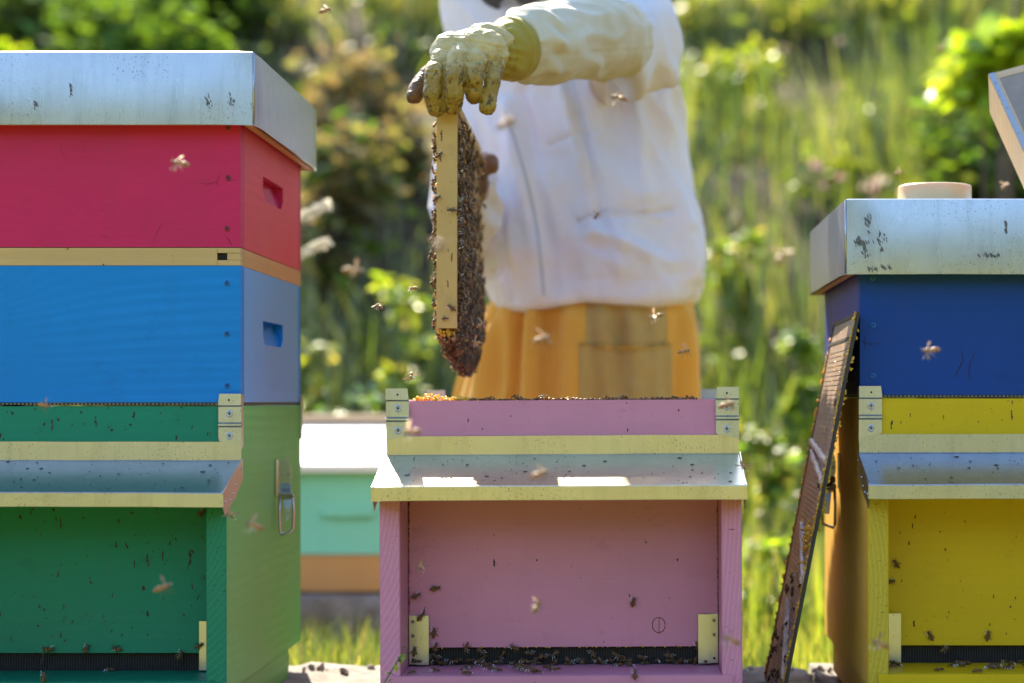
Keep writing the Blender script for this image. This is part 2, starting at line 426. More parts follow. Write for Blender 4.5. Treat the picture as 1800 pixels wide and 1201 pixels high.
def bracket(parent, side):
    """folded sheet corner bracket on the front corner; side -1 left, +1 right"""
    inner = 0.030; 
    xi = side * (HW - 0.0275); xo = side * (HW + 0.0018)
    z = lambda py: (705 - py) * 2.75 / F + 0.396
    # profile in (y, z): the top tab kicks forward, a pressed ridge halfway
    prof = [(-0.0075, z(683)), (-0.0075, z(703)), (-0.0035, z(706)), (-0.0035, z(733)), (-0.0065, z(736)), (-0.0065, z(739)), (-0.0035, z(742)), (-0.0035, z(760))]
    bm = bmesh.new(); th = 0.0012
    fr = []; bk = []
    for i, (y, zz) in enumerate(prof):
        cut = 0.0018 if i == 0 else 0
        x1 = xi + side * cut
        fr.append((bm.verts.new((x1, y, zz)), bm.verts.new((xo, y, zz)))); bk.append((bm.verts.new((x1, y + th, zz)), bm.verts.new((xo, y + th, zz))))
    # slanted bottom
    zl, zh = z(774), z(766)
    fr.append((bm.verts.new((xi + side * 0.001, -0.0035, zh)), bm.verts.new((xo, -0.0035, zl)))); bk.append((bm.verts.new((xi + side * 0.001, -0.0035 + th, zh)), bm.verts.new((xo, -0.0035 + th, zl))))
    for a, b in zip(range(len(fr) - 1), range(1, len(fr))):
        bm.faces.new((fr[a][0], fr[a][1], fr[b][1], fr[b][0])); bm.faces.new((bk[a][1], bk[a][0], bk[b][0], bk[b][1]))
        bm.faces.new((fr[a][0], fr[b][0], bk[b][0], bk[a][0])); bm.faces.new((fr[a][1], bk[a][1], bk[b][1], fr[b][1]))
    bm.faces.new((fr[0][0], bk[0][0], bk[0][1], fr[0][1])); bm.faces.new((fr[-1][0], fr[-1][1], bk[-1][1], bk[-1][0]))
    # return flange along the side wall
    sx0, sx1 = sorted((side * (HW + 0.0006), side * (HW + 0.0018)))
    fl = [(-0.0062, z(684)), (0.012, z(684)), (0.012, z(700)), (0.010, z(712)), (0.013, z(722)), (0.013, z(742)), (0.009, z(750)), (0.010, z(774)), (-0.0022, z(781)), (-0.0022, z(704)), (-0.0062, z(702))]
    prism(bm, fl, sx0, sx1, 'X')
    bmesh.ops.recalc_face_normals(bm, faces=bm.faces)
    br = part('corner_bracket', bm, M_fit, parent)
    xs = side * (HW - 0.0135)
    screw(br, xs, -0.0036, z(718), 0.0046); screw(br, xs, -0.0036, z(757), 0.0046)
    # small punched hole in the top tab
    bm = bmesh.new(); tube(bm, [(xs, -0.0080, z(694)), (xs, -0.0060, z(694))], 0.0014, 10)
    part('punched_hole', bm, M_dark, br)
    return br

def slide(parent, side):
    """Z shaped entrance slide beside the cheek board"""
    xo = side * (HW - 0.0262); w1 = 0.0105; w2 = 0.0145
    z0, z1 = 0.396 - 0.3335, 0.396 - 0.2715
    a = xo; b = xo - side * w1; c = b - side * w2
    bm = bmesh.new(); th = 0.0011
    prof = [(a, -0.002), (b, -0.002), (b, -0.0062), (c + side*0.001, -0.0062), (c, -0.005)]
    off = [(p[0], p[1] - th) for p in prof]
    poly = [(a, -0.0012), (b + side*0.0006, -0.0012), (b + side*0.0006, -0.0054), (c + side * .0006, -0.0054), (c + side*.0006, -0.004), (c - side*.0006, -0.004), (c - side*.0006, -0.0066), (b - side*0.0006, -0.0066), (b - side*.0006, -0.0066), (b - side*.0006, -0.0024), (a, -0.0024)]
    poly = [(a, -0.0012), (b, -0.0012), (b, -0.0054), (c, -0.0054), (c, -0.0068), (b + side*.0012, -0.0068), (b + side*.0012, -0.0026), (a, -0.0026)]
    prism(bm, poly, z0, z1, 'Z')
    s = part('entrance_slide', bm, M_fit, parent)
    xm = (a + b) / 2 + side * .0006
    for zz in (0.012, 0.030, 0.0):
        if zz: screw(s, xm, -0.0027, z1 - zz + 0.004, 0.0022)
    bm = bmesh.new(); tube(bm, [(xm, -0.0031, z0 + 0.006), (xm, -0.002, z0 + 0.006)], 0.0017, 10); part('punched_hole', bm, M_dark, s)
    return s

def latch(parent, side, y=0.275):
    """toggle latch standing off the side wall: oval plate, bent hook and wire loop, all turned to the front"""
    X0 = side * (HW + 0.0005); zc = lambda q: 0.396 + q
    P = lambda out, fwd, q: (X0 + side * out, y - fwd, zc(q))
    bm = bmesh.new(); n = 18
    a = []; b_ = []
    for k in range(n):
        t = 2*math.pi*k/n; o, q = 0.0125 + 0.0085 * math.cos(t), -0.094 + 0.021 * math.sin(t)
        a.append(bm.verts.new(P(o, 0.0012, q))); b_.append(bm.verts.new(P(o, 0, q)))
    bm.faces.new(a); bm.faces.new(b_[::-1])
    for k in range(n): bm.faces.new((a[k], b_[k], b_[(k+1) % n], a[(k+1) % n]))
    def strip(pr, w0, w1, c0, c1, th=0.0014):
        m = len(pr); A = []
        for i, (f, q) in enumerate(pr):
            ww = w0 + (w1 - w0) * i / (m - 1); cc = c0 + (c1 - c0) * i / (m - 1)
            A.append([bm.verts.new(P(cc + s_ * ww, f + t, q)) for t in (0, th) for s_ in (-1, 1)])
        for p, q in zip(A[:-1], A[1:]):
            for i0, i1 in ((0, 1), (1, 3), (3, 2), (2, 0)): bm.faces.new((p[i0], p[i1], q[i1], q[i0]))
        bm.faces.new((A[0][0], A[0][2], A[0][3], A[0][1])); bm.faces.new((A[-1][0], A[-1][1], A[-1][3], A[-1][2]))
    strip([(0.001, -0.108), (0.006, -0.115), (0.013, -0.119), (0.016, -0.122), (0.011, -0.127), (0.004, -0.130)], 0.0075, 0.0115, 0.0125, 0.0165)
    strip([(0.004, -0.128), (0.008, -0.142), (0.009, -0.160)], 0.006, 0.003, 0.0165, 0.017)
    x0, x1 = sorted((X0, X0 + side * 0.0012)); box(bm, x0, x1, y - 0.011, y + 0.011, zc(-0.125), zc(-0.075))
    bmesh.ops.recalc_face_normals(bm, faces=bm.faces)
    lt = part('toggle_latch', bm, M_fit, parent, bevel=0.0003)
    for s_ in (-1, 1):
        q = P(0.0125 + s_ * 0.0045, 0.0014, -0.096); screw(lt, *q, 0.0018, name='rivet')
    bm = bmesh.new()
    L_ = [(0.007, 0.010, -0.124), (0.006, 0.012, -0.150), (0.0065, 0.010, -0.174), (0.0085, 0.010, -0.179), (0.022, 0.010, -0.174), (0.0245, 0.010, -0.170), (0.026, 0.012, -0.150), (0.0245, 0.010, -0.124), (0.007, 0.010, -0.124)]
    tube(bm, [P(*q) for q in L_], 0.0021, 8)
    part('wire_loop', bm, M_screw, lt, smooth=True)

def nail(parent, x, y, z, axis):
    bm = bmesh.new(); d = Vector({'X': (1, 0, 0), '-X': (-1, 0, 0), 'Y': (0, -1, 0)}[axis])
    p = Vector((x, y, z)); tube(bm, [p, p + d * 0.0009], [0.0019, 0.0014], 8)
    return part('nail', bm, M_screw, parent)

def brood_box(label, xc, dz, mat, mend, mside, latch_side, tilt=0.0, wax_dark=False):
    root = empty('beehive', (xc, 2.75, CAMZ - 0.396 + dz), label, 'beehive', 'hive bodies with porch roofs in the front row', rot=(0, tilt, 0))
    Z = lambda q: q + 0.396
    D = 0.50; T = 0.025
    for s in (-1, 1):
        bm = bmesh.new()
        poly = [(0, Z(0.001)), (0, Z(-0.071)), (-0.096, Z(-0.0957)), (-0.096, Z(-0.352)), (D, Z(-0.352)), (D, Z(0.001))]
        x0, x1 = sorted((s * HW, s * (HW - T)))
        fs = prism(bm, poly, x0, x1, 'X')
        for f in fs:
            if f.normal.y < -0.9: f.material_index = 1
            elif abs(f.normal.x) > 0.9 and s * f.normal.x > 0: f.material_index = 2
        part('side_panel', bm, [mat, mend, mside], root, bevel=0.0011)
    g = 0.0008
    part('front_panel', B(-HW + T + g, HW - T - g, 0, T, Z(-0.3125), Z(0.0)), mat, root, bevel=0.0012)
    part('back_panel', B(-HW + T + g, HW - T - g, D - T, D, Z(-0.352), Z(0.0)), mat, root, bevel=0.0012)
    part('landing_board', B(-HW + T + g, HW - T - g, -0.090, D - T - g, Z(-0.350), Z(-0.336)), mat, root, bevel=0.001)
    # rail let into the cheek ends
    part('front_rail', B(-HW + 0.012, HW - 0.012, -0.1005, -0.0965, Z(-0.392), Z(-0.3365)), mat, root, bevel=0.0012)
    part('base_frame', B(-HW + 0.004, HW - 0.004, -0.095, D - 0.09, Z(-0.395), Z(-0.3525)), mside, root, bevel=0.002)
    # perforated strip in the entrance
    bm = bmesh.new()
    for i in range(120):
        x = -0.195 + 0.39 * i / 119; box(bm, x - 0.0005, x + 0.0005, 0.010, 0.011, Z(-0.3358), Z(-0.3145))
    tag(part('entrance_comb', bm, M_plastic, root), kind='stuff')
    part('entrance_light_block', B(-HW + T + g, HW - T - g, 0.0115, 0.0135, Z(-0.3358), Z(-0.3128)), M_dark, root)  # added dark board, stops sun from the open top showing in the slot
    # folded flashing and porch roof: one sheet
    bm = bmesh.new()
    pf = [(-0.0022, Z(-0.0447)), (-0.0022, Z(-0.0682)), (-0.0035, Z(-0.0693)), (-0.139, Z(-0.1030)), (-0.1405, Z(-0.1042)), (-0.1405, Z(-0.1205)), (-0.1385, Z(-0.1210))]
    th = 0.0009
    outer = pf; inner_ = [(y + th, z - th * 0.3) for y, z in pf]
    nX = 25; rows = []
    for i in range(nX):
        t = i / (nX - 1); 
        row = []
        for (y, z) in outer + inner_[::-1]:
            fl = 1.0 if y > -0.05 else 1.0 + 0.0
            x = (-1 + 2 * t) * (HW + 0.0012 + (0.0035 if y < -0.1 else 0))
            wob = 0.0008 * noise.noise(Vector((x * 9 + xc * 7, y * 12, z * 9)))
            row.append(bm.verts.new((x, y + wob, z + wob)))
        rows.append(row)
    m = len(rows[0])
    for a, b in zip(rows[:-1], rows[1:]):
        for k in range(m): bm.faces.new((a[k], a[(k+1) % m], b[(k+1) % m], b[k]))
    bm.faces.new(rows[0][::-1]); bm.faces.new(rows[-1])
    for s in (-1, 1):
        x0, x1 = sorted((s * (HW + 0.0022), s * (HW + 0.0034)))
        fl = [(-0.0035, Z(-0.0660)), (-0.001, Z(-0.0920)), (-0.060, Z(-0.1150)), (-0.108, Z(-0.1270)), (-0.124, Z(-0.1330)), (-0.1405, Z(-0.1190)), (-0.1412, Z(-0.1045)), (-0.1380, Z(-0.1015))]
        prism(bm, fl, x0, x1, 'X')
    bmesh.ops.recalc_face_normals(bm, faces=bm.faces)
    pr = part('porch_roof', bm, M_zinc2, root)
    for s in (-1, 1):
        for (y, z) in ((-0.012, -0.078), (-0.05, -0.098), (-0.068, -0.108), (-0.088, -0.115), (-0.12, -0.116)):
            nail(pr, s * (HW + 0.0034), y, Z(z), 'X' if s > 0 else '-X')
    for s in (-1, 1): bracket(root, s); slide(root, s)
    # rear brackets, plain angle
    for s in (-1, 1):
        bm = bmesh.new(); x0, x1 = sorted((s * (HW - 0.03), s * (HW + 0.0015)))
        box(bm, x0, x1, D + 0.001, D + 0.0025, Z(-0.05), Z(0.016)); x0, x1 = sorted((s * (HW + 0.0005), s * (HW + 0.0025)))
        box(bm, x0, x1, D - 0.012, D + 0.0025, Z(-0.05), Z(0.016)); part('rear_bracket', bm, M_fit, root)
    if latch_side: latch(root, latch_side)
    return root

def box_walls(name, root, x0, x1, y0, y1, z0, z1, T, mat, mside, handles=True, hz=None):
    """four boards, side boards with a real scooped hand hold"""
    part('front_board', B(x0 + 0, x1 - 0, y0, y0 + T, z0, z1), mat, root, bevel=0.0012)
    part('back_board', B(x0, x1, y1 - T, y1, z0, z1), mat, root, bevel=0.0012)
    for s, X0, X1 in ((-1, x0, x0 + T), (1, x1 - T, x1)):
        bm = bmesh.new()
        g = 0.0009; a, b = y0 + T + g, y1 - T - g
        Xo = X0 if s < 0 else X1; Xi = X1 if s < 0 else X0
        ym = (a + b) / 2; hw = 0.083; ht = hz + 0.016; hb = hz - 0.016
        hole = [(ym - hw, ht), (ym + hw, ht), (ym + hw, hb + 0.012), (ym + hw - 0.012, hb + 0.002), (ym + hw - 0.022, hb), (ym - hw + 0.022, hb), (ym - hw + 0.012, hb + 0.002), (ym - hw, hb + 0.012)]
        dp = 0.014
        out = [bm.verts.new((Xo, *p)) for p in ((a, z0), (b, z0), (b, z1), (a, z1))]
        ho = [bm.verts.new((Xo, *p)) for p in hole]
        hi = [bm.verts.new((Xo - s * (dp if p[1] > hz else dp * .35), p[0], p[1])) for p in hole]
        inn = [bm.verts.new((Xi, *p)) for p in ((a, z0), (b, z0), (b, z1), (a, z1))]
        # outer face with hole: four polygons
        bm.faces.new((out[3], out[2], ho[1], ho[0])); bm.faces.new((out[2], out[1], ho[3], ho[2], ho[1]))
        bm.faces.new((out[1], out[0], ho[6], ho[5], ho[4], ho[3])); bm.faces.new((out[0], out[3], ho[0], ho[7], ho[6]))
        fs = []
        for k in range(8): fs.append(bm.faces.new((ho[k], ho[(k+1) % 8], hi[(k+1) % 8], hi[k])))
        fs.append(bm.faces.new(hi))
        bm.faces.new(inn)
        for k in range(4): bm.faces.new((out[k], out[(k+1) % 4], inn[(k+1) % 4], inn[k]))
        bmesh.ops.recalc_face_normals(bm, faces=bm.faces)
        for f in fs: f.material_index = 1
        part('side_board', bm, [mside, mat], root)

def roof_lid(label, xc, zb, h, group='flat sheet metal hive roofs', y0=-0.025, y1=0.52, hwid=HW + 0.0205, seed=0.0, mat=None):
    root = empty('hive_roof', (xc, 2.75, zb), label, 'hive roof', group)
    bm = bmesh.new()
    n = 10; N = 24; rr = 0.0022
    # rectangle ring profile, bowed faces
    def ring(t):
        z = h * t; bow = 0.0066 * (1 - (t - .22) ** 2) ; ins = 0.0
        if t > 0.985: ins = rr * (t - 0.985) / 0.015
        pts = []
        X, Y0, Y1 = hwid - ins, y0 + ins, y1 - ins
        for k in range(N): u = k / N; b_ = bow * min(1, 14 * u, 14 * (1-u)); pts.append((-X + 2*X*u, Y0 - b_, z, u))
        for k in range(N): u = k / N; b_ = bow * min(1, 14 * u, 14 * (1-u)) * 0.6; pts.append((X + b_, Y0 + (Y1-Y0)*u, z, u))
        for k in range(N): u = k / N; pts.append((X - 2*X*u, Y1, z, u))
        for k in range(N): u = k / N; b_ = bow * min(1, 14 * u, 14 * (1-u)) * 0.6; pts.append((-X - b_, Y1 - (Y1-Y0)*u, z, u))
        return [bm.verts.new((p[0], p[1] + 0.0006 * noise.noise(Vector((p[0]*14, p[2]*20, seed))), p[2] + 0.0009 * noise.noise(Vector((p[0]*7 + seed, p[1]*7, 1.0)))*(1 if t in (0,) else .6))) for p in pts]
    ts = [0, 0.04, .12, .2, .3, .4, .5, .6, .7, .8, .88, .94, .985, 1.0]
    rs = [ring(t) for t in ts]
    m = len(rs[0])
    for a, b in zip(rs[:-1], rs[1:]):
        for k in range(m):
            f = bm.faces.new((a[k], a[(k+1) % m], b[(k+1) % m], b[k])); f.smooth = True
    f = bm.faces.new(rs[-1])
    bot = [bm.verts.new((v.co.x * 0.994, (v.co.y - 0.25) * 0.994 + 0.25, v.co.z)) for v in rs[0]]
    up = [bm.verts.new((v.co.x * 0.994, (v.co.y - 0.25) * 0.994 + 0.25, h * 0.97)) for v in rs[-2]]
    for k in range(m):
        bm.faces.new((rs[0][(k+1) % m], rs[0][k], bot[k], bot[(k+1) % m])); bm.faces.new((bot[(k+1) % m], bot[k], up[k], up[(k+1) % m]))
    bm.faces.new(up)
    bmesh.ops.recalc_face_normals(bm, faces=bm.faces)
    for e in bm.edges:
        if len(e.link_faces) == 2 and e.calc_face_angle(0) > 0.7: e.smooth = False
    part('sheet_metal_cover', bm, mat or M_zinc, root)
    # folded seam at the front corners
    for s in (-1, 1):
        bm = bmesh.new(); tube(bm, [(s * (hwid + 0.0002), y0 - 0.0005, 0.001), (s * (hwid + 0.0002), y0 - 0.0005, h - 0.002)], 0.0014, 8)
        part('corner_seam', bm, mat or M_zinc, root, smooth=True)
    # wooden rim inside the cover
    bm = bmesh.new()
    a = hwid - 0.0045; b0 = y0 + 0.0045; b1 = y1 - 0.0045; k = 0.010
    box(bm, -a, a, b0, b0 + k, 0.0015, h * .9); box(bm, -a, a, b1 - k, b1, 0.0015, h * .9); box(bm, -a, -a + k, b0 + k, b1 - k, 0.0015, h * .9); box(bm, a - k, a, b0 + k, b1 - k, 0.0015, h * .9)
    part('wooden_rim', bm, M_wood_o, root)
    return root

def super_box(label, xc, z0, z1, mat, mside, hz, screws, smat, name='honey_super'):
    root = empty(name, (xc, 2.75, z0), label, 'hive box', 'painted boxes stacked on the hive bodies')
    box_walls(name, root, -HW, HW, 0, 0.50, 0, z1 - z0, 0.024, mat, mside, hz=hz - z0)
    for (x, z) in screws: screw(root, x, -0.0002, z - z0, 0.0036, smat)
    return root

def excluder_layer(label, xc, z, mat):
    """thin black excluder between two boxes"""
    root = empty('queen_excluder', (xc, 2.75, z), label, 'queen excluder', 'black excluder grids between the boxes')
    bm = bmesh.new(); box(bm, -HW + 0.001, HW - 0.001, 0.0012, 0.499, 0.0004, 0.0030)
    part('sheet', bm, M_plastic, root)
    bm = bmesh.new()
    for i in range(88):
        x = -HW + 0.006 + i * 0.005; box(bm, x, x + 0.0022, -0.0004, 0.001, 0.0006, 0.0028)
    tag(part('grid_teeth', bm, simple('dusty_plastic', (0.16, 0.14, 0.13), 0.5), root), kind='stuff')
    return root

s0 = 2.75 / F
zc = lambda py: CAMZ + (705 - py) * s0
XG = -0.4951 - HW; XP = -0.307 + HW; XY = 0.2890 + HW + 0.0005

# ---- green stack (left)
g = brood_box('green hive body with metal porch roof at the bottom of the left stack', XG, -0.0068, M_green, M_green_end, M_green_side, 1)
excluder_layer('black excluder strip between the sky blue box and the green body', XG, CAMZ - 0.0054, M_plastic)
M_blue_side = paint('sky_blue_paint_side_lit', (0.15, 0.38, 0.70), 5.5, 0.15, 0.3)  # sky blue paint lightened in colour for the light on the side wall
M_red_side = paint('crimson_paint_side_lit', (0.72, 0.05, 0.085), 4.5, 0.15, 0.8)  # crimson paint with brighter side light mixed into its colour
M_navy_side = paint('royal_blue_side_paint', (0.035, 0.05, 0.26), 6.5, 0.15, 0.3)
xr = lambda px, xcen: (px - 1110) * s0 - xcen
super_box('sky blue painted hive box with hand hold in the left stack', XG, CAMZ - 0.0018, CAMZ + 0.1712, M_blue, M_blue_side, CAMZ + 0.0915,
          [(xr(399, XG), zc(498)), (xr(399, XG), zc(587)), (xr(399.5, XG), zc(678)), (-xr(399, XG), zc(587))], M_bluescrew)
# bare wood spacer with finger joint
sp = empty('wooden_spacer', (XG, 2.75, CAMZ + 0.1717), 'thin bare wood rim between the red box and the sky blue box', 'hive rim')
hS = 0.0222
part('front_board', B(-HW, HW - 0.030, 0, 0.022, 0, hS), M_wood, sp, bevel=0.001)
bm = bmesh.new()
box(bm, HW - 0.0297, HW - 0.0003, 0.0003, 0.022, 0, hS * .30); box(bm, HW - 0.0297, HW - 0.0003, 0.0003, 0.022, hS * .72, hS); box(bm, HW - 0.017, HW - 0.0003, 0.001, 0.022, hS * .32, hS * .70)
part('finger_joint', bm, M_wood, sp)
part('joint_gap', B(HW - 0.0295, HW - 0.0005, 0.006, 0.021, hS * .3, hS * .72), M_dark, sp)
part('side_board', B(HW - 0.022, HW, 0.0225, 0.5, 0, hS), M_wood_o, sp, bevel=0.001)
part('side_board', B(-HW, -HW + 0.022, 0.0225, 0.5, 0, hS), M_wood_o, sp, bevel=0.001)
part('back_board', B(-HW + 0.0225, HW - 0.0225, 0.478, 0.5, 0, hS), M_wood_o, sp, bevel=0.001)
super_box('crimson red painted hive box under the roof of the left stack', XG, CAMZ + 0.1948, CAMZ + 0.3560, M_red, M_red_side, CAMZ + 0.286,
          [(xr(401, XG), zc(313)), (xr(399, XG), zc(402)), (xr(401, XG), zc(225))], M_redscrew)
roof_lid('galvanised flat roof on top of the tall left stack', XG, CAMZ + 0.3463, 0.0929, seed=1.0)

# ---- pink hive (middle)
M_pink_side = M_pink
p = brood_box('pink open hive body with metal porch roof below the beekeeper', XP, 0.0010, M_pink, M_pink_end, M_pink, 0, tilt=-R(0.28))
# plugged round hole in the front board
bm = bmesh.new(); c0 = Vector((xr(1158.5, XP), -0.0004, 0.396 + (705 - 1101) * s0))
tube(bm, [c0 + Vector((0.0082 * math.cos(a), 0, 0.0096 * math.sin(a))) for a in np.linspace(0, 2*math.pi * .985, 30)], [0.00035 + 0.0003 * abs(math.sin(k * 1.3)) for k in range(30)], 5)
tube(bm, [c0 + Vector((0.0008, 0, 0.0094)), c0 + Vector((0.0002, 0, 0)), c0 + Vector((0.0009, 0, -0.0115))], [0.0003, 0.0004, 0.0004], 5)
part('round_plug_mark', bm, M_waxd, p)

def lumps(name, n, pos, size, mat, parent, seed=1):
    r = random.Random(seed); bm = bmesh.new()
    for i in range(n):
        c, s_ = pos(r), size(r)
        mtx = Matrix.Translation(c) @ Euler((r.random()*6, r.random()*6, r.random()*6)).to_matrix().to_4x4() @ Matrix.Diagonal((s_ * r.uniform(.5, 1.2), s_ * r.uniform(.5, 1.2), s_ * r.uniform(.6, 1.3), 1))
        bmesh.ops.create_icosphere(bm, subdivisions=1, radius=1, matrix=mtx)
    for v in bm.verts: v.co += Vector((noise.noise(v.co * 600), noise.noise(v.co * 600 + Vector((7, 0, 0))), noise.noise(v.co * 600 + Vector((0, 7, 0))))) * 0.0012
    o = part(name, bm, mat, parent, smooth=False); tag(o, kind='stuff'); return o
topz = 0.396
def px_clump(r):
    u = r.random(); x = xr(728 + 105 * u, XP)
    h = 0.006 * math.exp(-((u - .30) / .22) ** 2) + 0.003 * math.exp(-((u - .8) / .2) ** 2) + 0.001
    return Vector((x, r.uniform(0.004, 0.022), topz + r.random() * h * 1.3))
lumps('orange_burr_comb', 150, px_clump, lambda r: r.uniform(0.0012, 0.0026), M_wax, p, 3)
def px_line(r):
    x = xr(r.uniform(826, 1228), XP); h = max(0, noise.noise(Vector((x * 60, 3, 0))) + .15) ** 1.2 * 0.010 + 0.0012
    return Vector((x, r.uniform(0.002, 0.022), topz + r.random() * h))
lumps('brown_burr_comb', 620, px_line, lambda r: r.uniform(0.0010, 0.0020), M_waxd, p, 4)
lumps('amber_burr_comb', 70, px_line, lambda r: r.uniform(0.0008, 0.0017), M_wax, p, 5)
def px_seam(r):
    return Vector((r.choice((-1, -1, -1, 1)) * (HW - 0.0262 - r.random() * 0.0006), r.uniform(-0.002, 0.0), 0.396 - 0.125 - r.random() * 0.145))
lumps('seam_propolis', 130, px_seam, lambda r: r.uniform(0.0006, 0.0011), M_waxd, p, 6)
lumps('entrance_propolis', 90, lambda r: Vector((r.uniform(-0.19, 0.19), r.uniform(-0.001, 0.004), 0.396 - 0.3125 + r.uniform(-.0008, .0012))), lambda r: r.uniform(0.0007, 0.0016), M_wax, p, 8)

# ---- yellow stack (right)
M_yellow_side = paint('yellow_paint_bounce_lit', (0.86, 0.50, 0.08), 3.5, 0.4, 0.2)  # yellow paint with warm bounce light put into the side colour
y_ = brood_box('yellow hive body with metal porch roof at the bottom of the right stack', XY, 0.0030, M_yellow, M_yellow_end, M_yellow_side, -1)
excluder_layer('black excluder strip between the royal blue box and the yellow body', XY, CAMZ + 0.0043, M_plastic)
super_box('royal blue painted hive box in the right stack', XY, CAMZ + 0.0078, CAMZ + 0.1700, M_navy, M_navy_side, CAMZ + 0.09,
          [(xr(1535, XY), zc(572)), (xr(1535, XY), zc(661)), (xr(1534, XY), zc(489))], M_bluescrew)
roof_lid('galvanised flat roof with scuffed corner on the right stack', XY, CAMZ + 0.1590, 0.0950, seed=4.0)

M_zinc_warm = metal('warm_flashing', (0.58, 0.53, 0.37), 0.29, 1.0, 6.0)  # flashing in a warmer, yellower tone
for rt, mm in ((p, M_zinc_warm), (y_, M_zinc)):
    for ch in rt.children:
        if ch.name.startswith('porch_roof'): ch.data.materials[0] = mm
# dark scuff marks on the two roofs: flakes of lifted zinc, thin real chips
M_scuff = simple('scuffed_zinc', (0.10, 0.10, 0.11), 0.6, 0.3, 200, 0.5)
def scuff(root, pts, D=2.722, n=30, seed=0, sx=0.0022, sz=0.0045):
    r = random.Random(seed); bm = bmesh.new()
    for (px, py, w_, h_) in pts:
        for i in range(n):
            q = at(px + r.gauss(0, w_), py + r.gauss(0, h_), D) - Vector(root.location)
            t = q.z / 0.094; yy = -0.025 - 0.0066 * (1 - (t - .22) ** 2) - 0.0010
            a = r.uniform(0.1, 0.7); L = sz * r.uniform(.3, 1); w2 = sx * r.uniform(.15, .6)
            d = Vector((math.sin(a) , 0, -math.cos(a))) * L; e = Vector((math.cos(a), 0, math.sin(a))) * w2
            vs = [bm.verts.new(Vector((q.x, yy, q.z)) + k) for k in (-d, e, d * .8, -e)]
            bm.faces.new(vs)
    tag(part('scuff_marks', bm, M_scuff, root), kind='stuff')
roofs = [o for o in C.objects if o.name.startswith('hive_roof')]
scuff(roofs[0], [(407, 178, 3, 5), (368, 182, 3, 8), (63, 186, 2, 4), (126, 158, 1, 5)], n=12, seed=1)
scuff(roofs[1], [(1546, 425, 5, 8), (1520, 440, 3, 10), (1512, 425, 4, 3), (1548, 472, 14, 3), (1525, 392, 3, 8), (1768, 400, 1, 6), (1740, 450, 12, 1.5)], n=22, seed=2)

# cream round feeder lid on the right roof
fl = empty('feeder_lid', at(1643, 705, 2.98) * 1.0, 'round cream plastic feeder lid lying on the right hive roof', 'plastic lid')
fl.location.z = CAMZ + 0.2541
bm = bmesh.new(); n = 64; rr = 0.0505
prof = [(rr + 0.0018, 0), (rr + 0.0018, 0.006), (rr, 0.0065), (rr - 0.0003, 0.038), (rr - 0.0012, 0.0405), (rr - 0.004, 0.0415), (0.0001, 0.0415)]
rings = [[bm.verts.new((q * math.cos(2*math.pi*k/n), q * math.sin(2*math.pi*k/n), z)) for k in range(n)] for q, z in prof]
for a, b in zip(rings[:-1], rings[1:]):
    for k in range(n): bm.faces.new((a[k], a[(k+1) % n], b[(k+1) % n], b[k])).smooth = True
bm.faces.new(rings[0][::-1])
part('cap', bm, M_cream, fl)

# tilted deep cover leaning above the right roof
cv = empty('wooden_cover', at(1737, 131, 2.98), 'upturned wooden hive cover with metal edging leaning at upper right', 'hive cover', rot=(0, 0, 0))
cv.rotation_euler = (R(-38), R(-15), R(0))
L = 0.46; Tk = 0.075
part('front_board', B(0.0123, L - 0.0123, 0.0006, 0.016, -L + 0.0123, -0.0123), simple('weathered_hardboard', (0.26, 0.21, 0.175), 0.7, 0, 25, 0.18), cv)
for a_ in (0, L - 0.012): part("side_rail", B(a_, a_ + 0.012, 0, Tk, -L, 0), M_peach, cv, bevel=0.001)
bm = bmesh.new(); box(bm, 0.0121, L - .0121, 0, Tk, -0.012, 0); part('end_rail', bm, M_peach, cv, bevel=0.001)
bm = bmesh.new(); box(bm, 0.0121, L - .0121, 0, Tk, -L, -L + 0.012); part('end_rail', bm, M_peach, cv, bevel=0.001)
ms = part('metal_edging', B(0.0005, 0.0085, -0.0012, -0.0004, -L, 0), M_fit, cv)
for k in range(9): nail(ms, 0.0045, -0.0012, -0.02 - k * 0.05, 'Y')

# ------------------------------------------------------------------ excluder leaning on the yellow hive
A0 = at(1510.5, 549, 2.72); z_b = SLAB - 0.001
A1 = at(1383, 1201, 2.72)
dirv = (A1 - A0); A2 = A0 + dirv * ((z_b - A0.z) / dirv.z)
le = empty('leaning_excluder', A2, 'brown excluder sheet edged with orange propolis leaning on the yellow hive', 'queen excluder')
u = (A0 - A2); Lh = u.length; u.normalize(); v_ = Vector((0.018, 1, 0)).normalized(); nrm = u.cross(v_).normalized()   # nrm faces -x / up side
if nrm.x > 0: nrm = -nrm
DW = 0.38
def LP(a, b, c=0.0): return u * a + v_ * b + nrm * c
bm = bmesh.new()
def slab_box(bm, a0, a1, b0, b1, c0, c1):
    vs = [bm.verts.new(LP(*q)) for q in ((a0,b0,c0),(a1,b0,c0),(a1,b1,c0),(a0,b1,c0),(a0,b0,c1),(a1,b0,c1),(a1,b1,c1),(a0,b1,c1))]
    for q in ((0,3,2,1),(4,5,6,7),(0,1,5,4),(1,2,6,5),(2,3,7,6),(3,0,4,7)): bm.faces.new([vs[i] for i in q])
slab_box(bm, 0, Lh, 0, DW, 0, 0.0018); bmesh.ops.recalc_face_normals(bm, faces=bm.faces)
part('sheet', bm, M_excl, le)
bm = bmesh.new(); 
for (b0, b1) in ((-0.0015, 0.0028), (DW - 0.003, DW + 0.001)): slab_box(bm, 0, Lh, b0, b1, -0.0012, 0.0034)
for (a0, a1) in ((Lh - 0.006, Lh), (0, 0.006), (Lh - 0.034, Lh - 0.030)): slab_box(bm, a0, a1, 0.003, DW - 0.003, -0.0010, 0.0030)
bmesh.ops.recalc_face_normals(bm, faces=bm.faces)
part('rim', bm, M_plastic, le)
bm = bmesh.new()
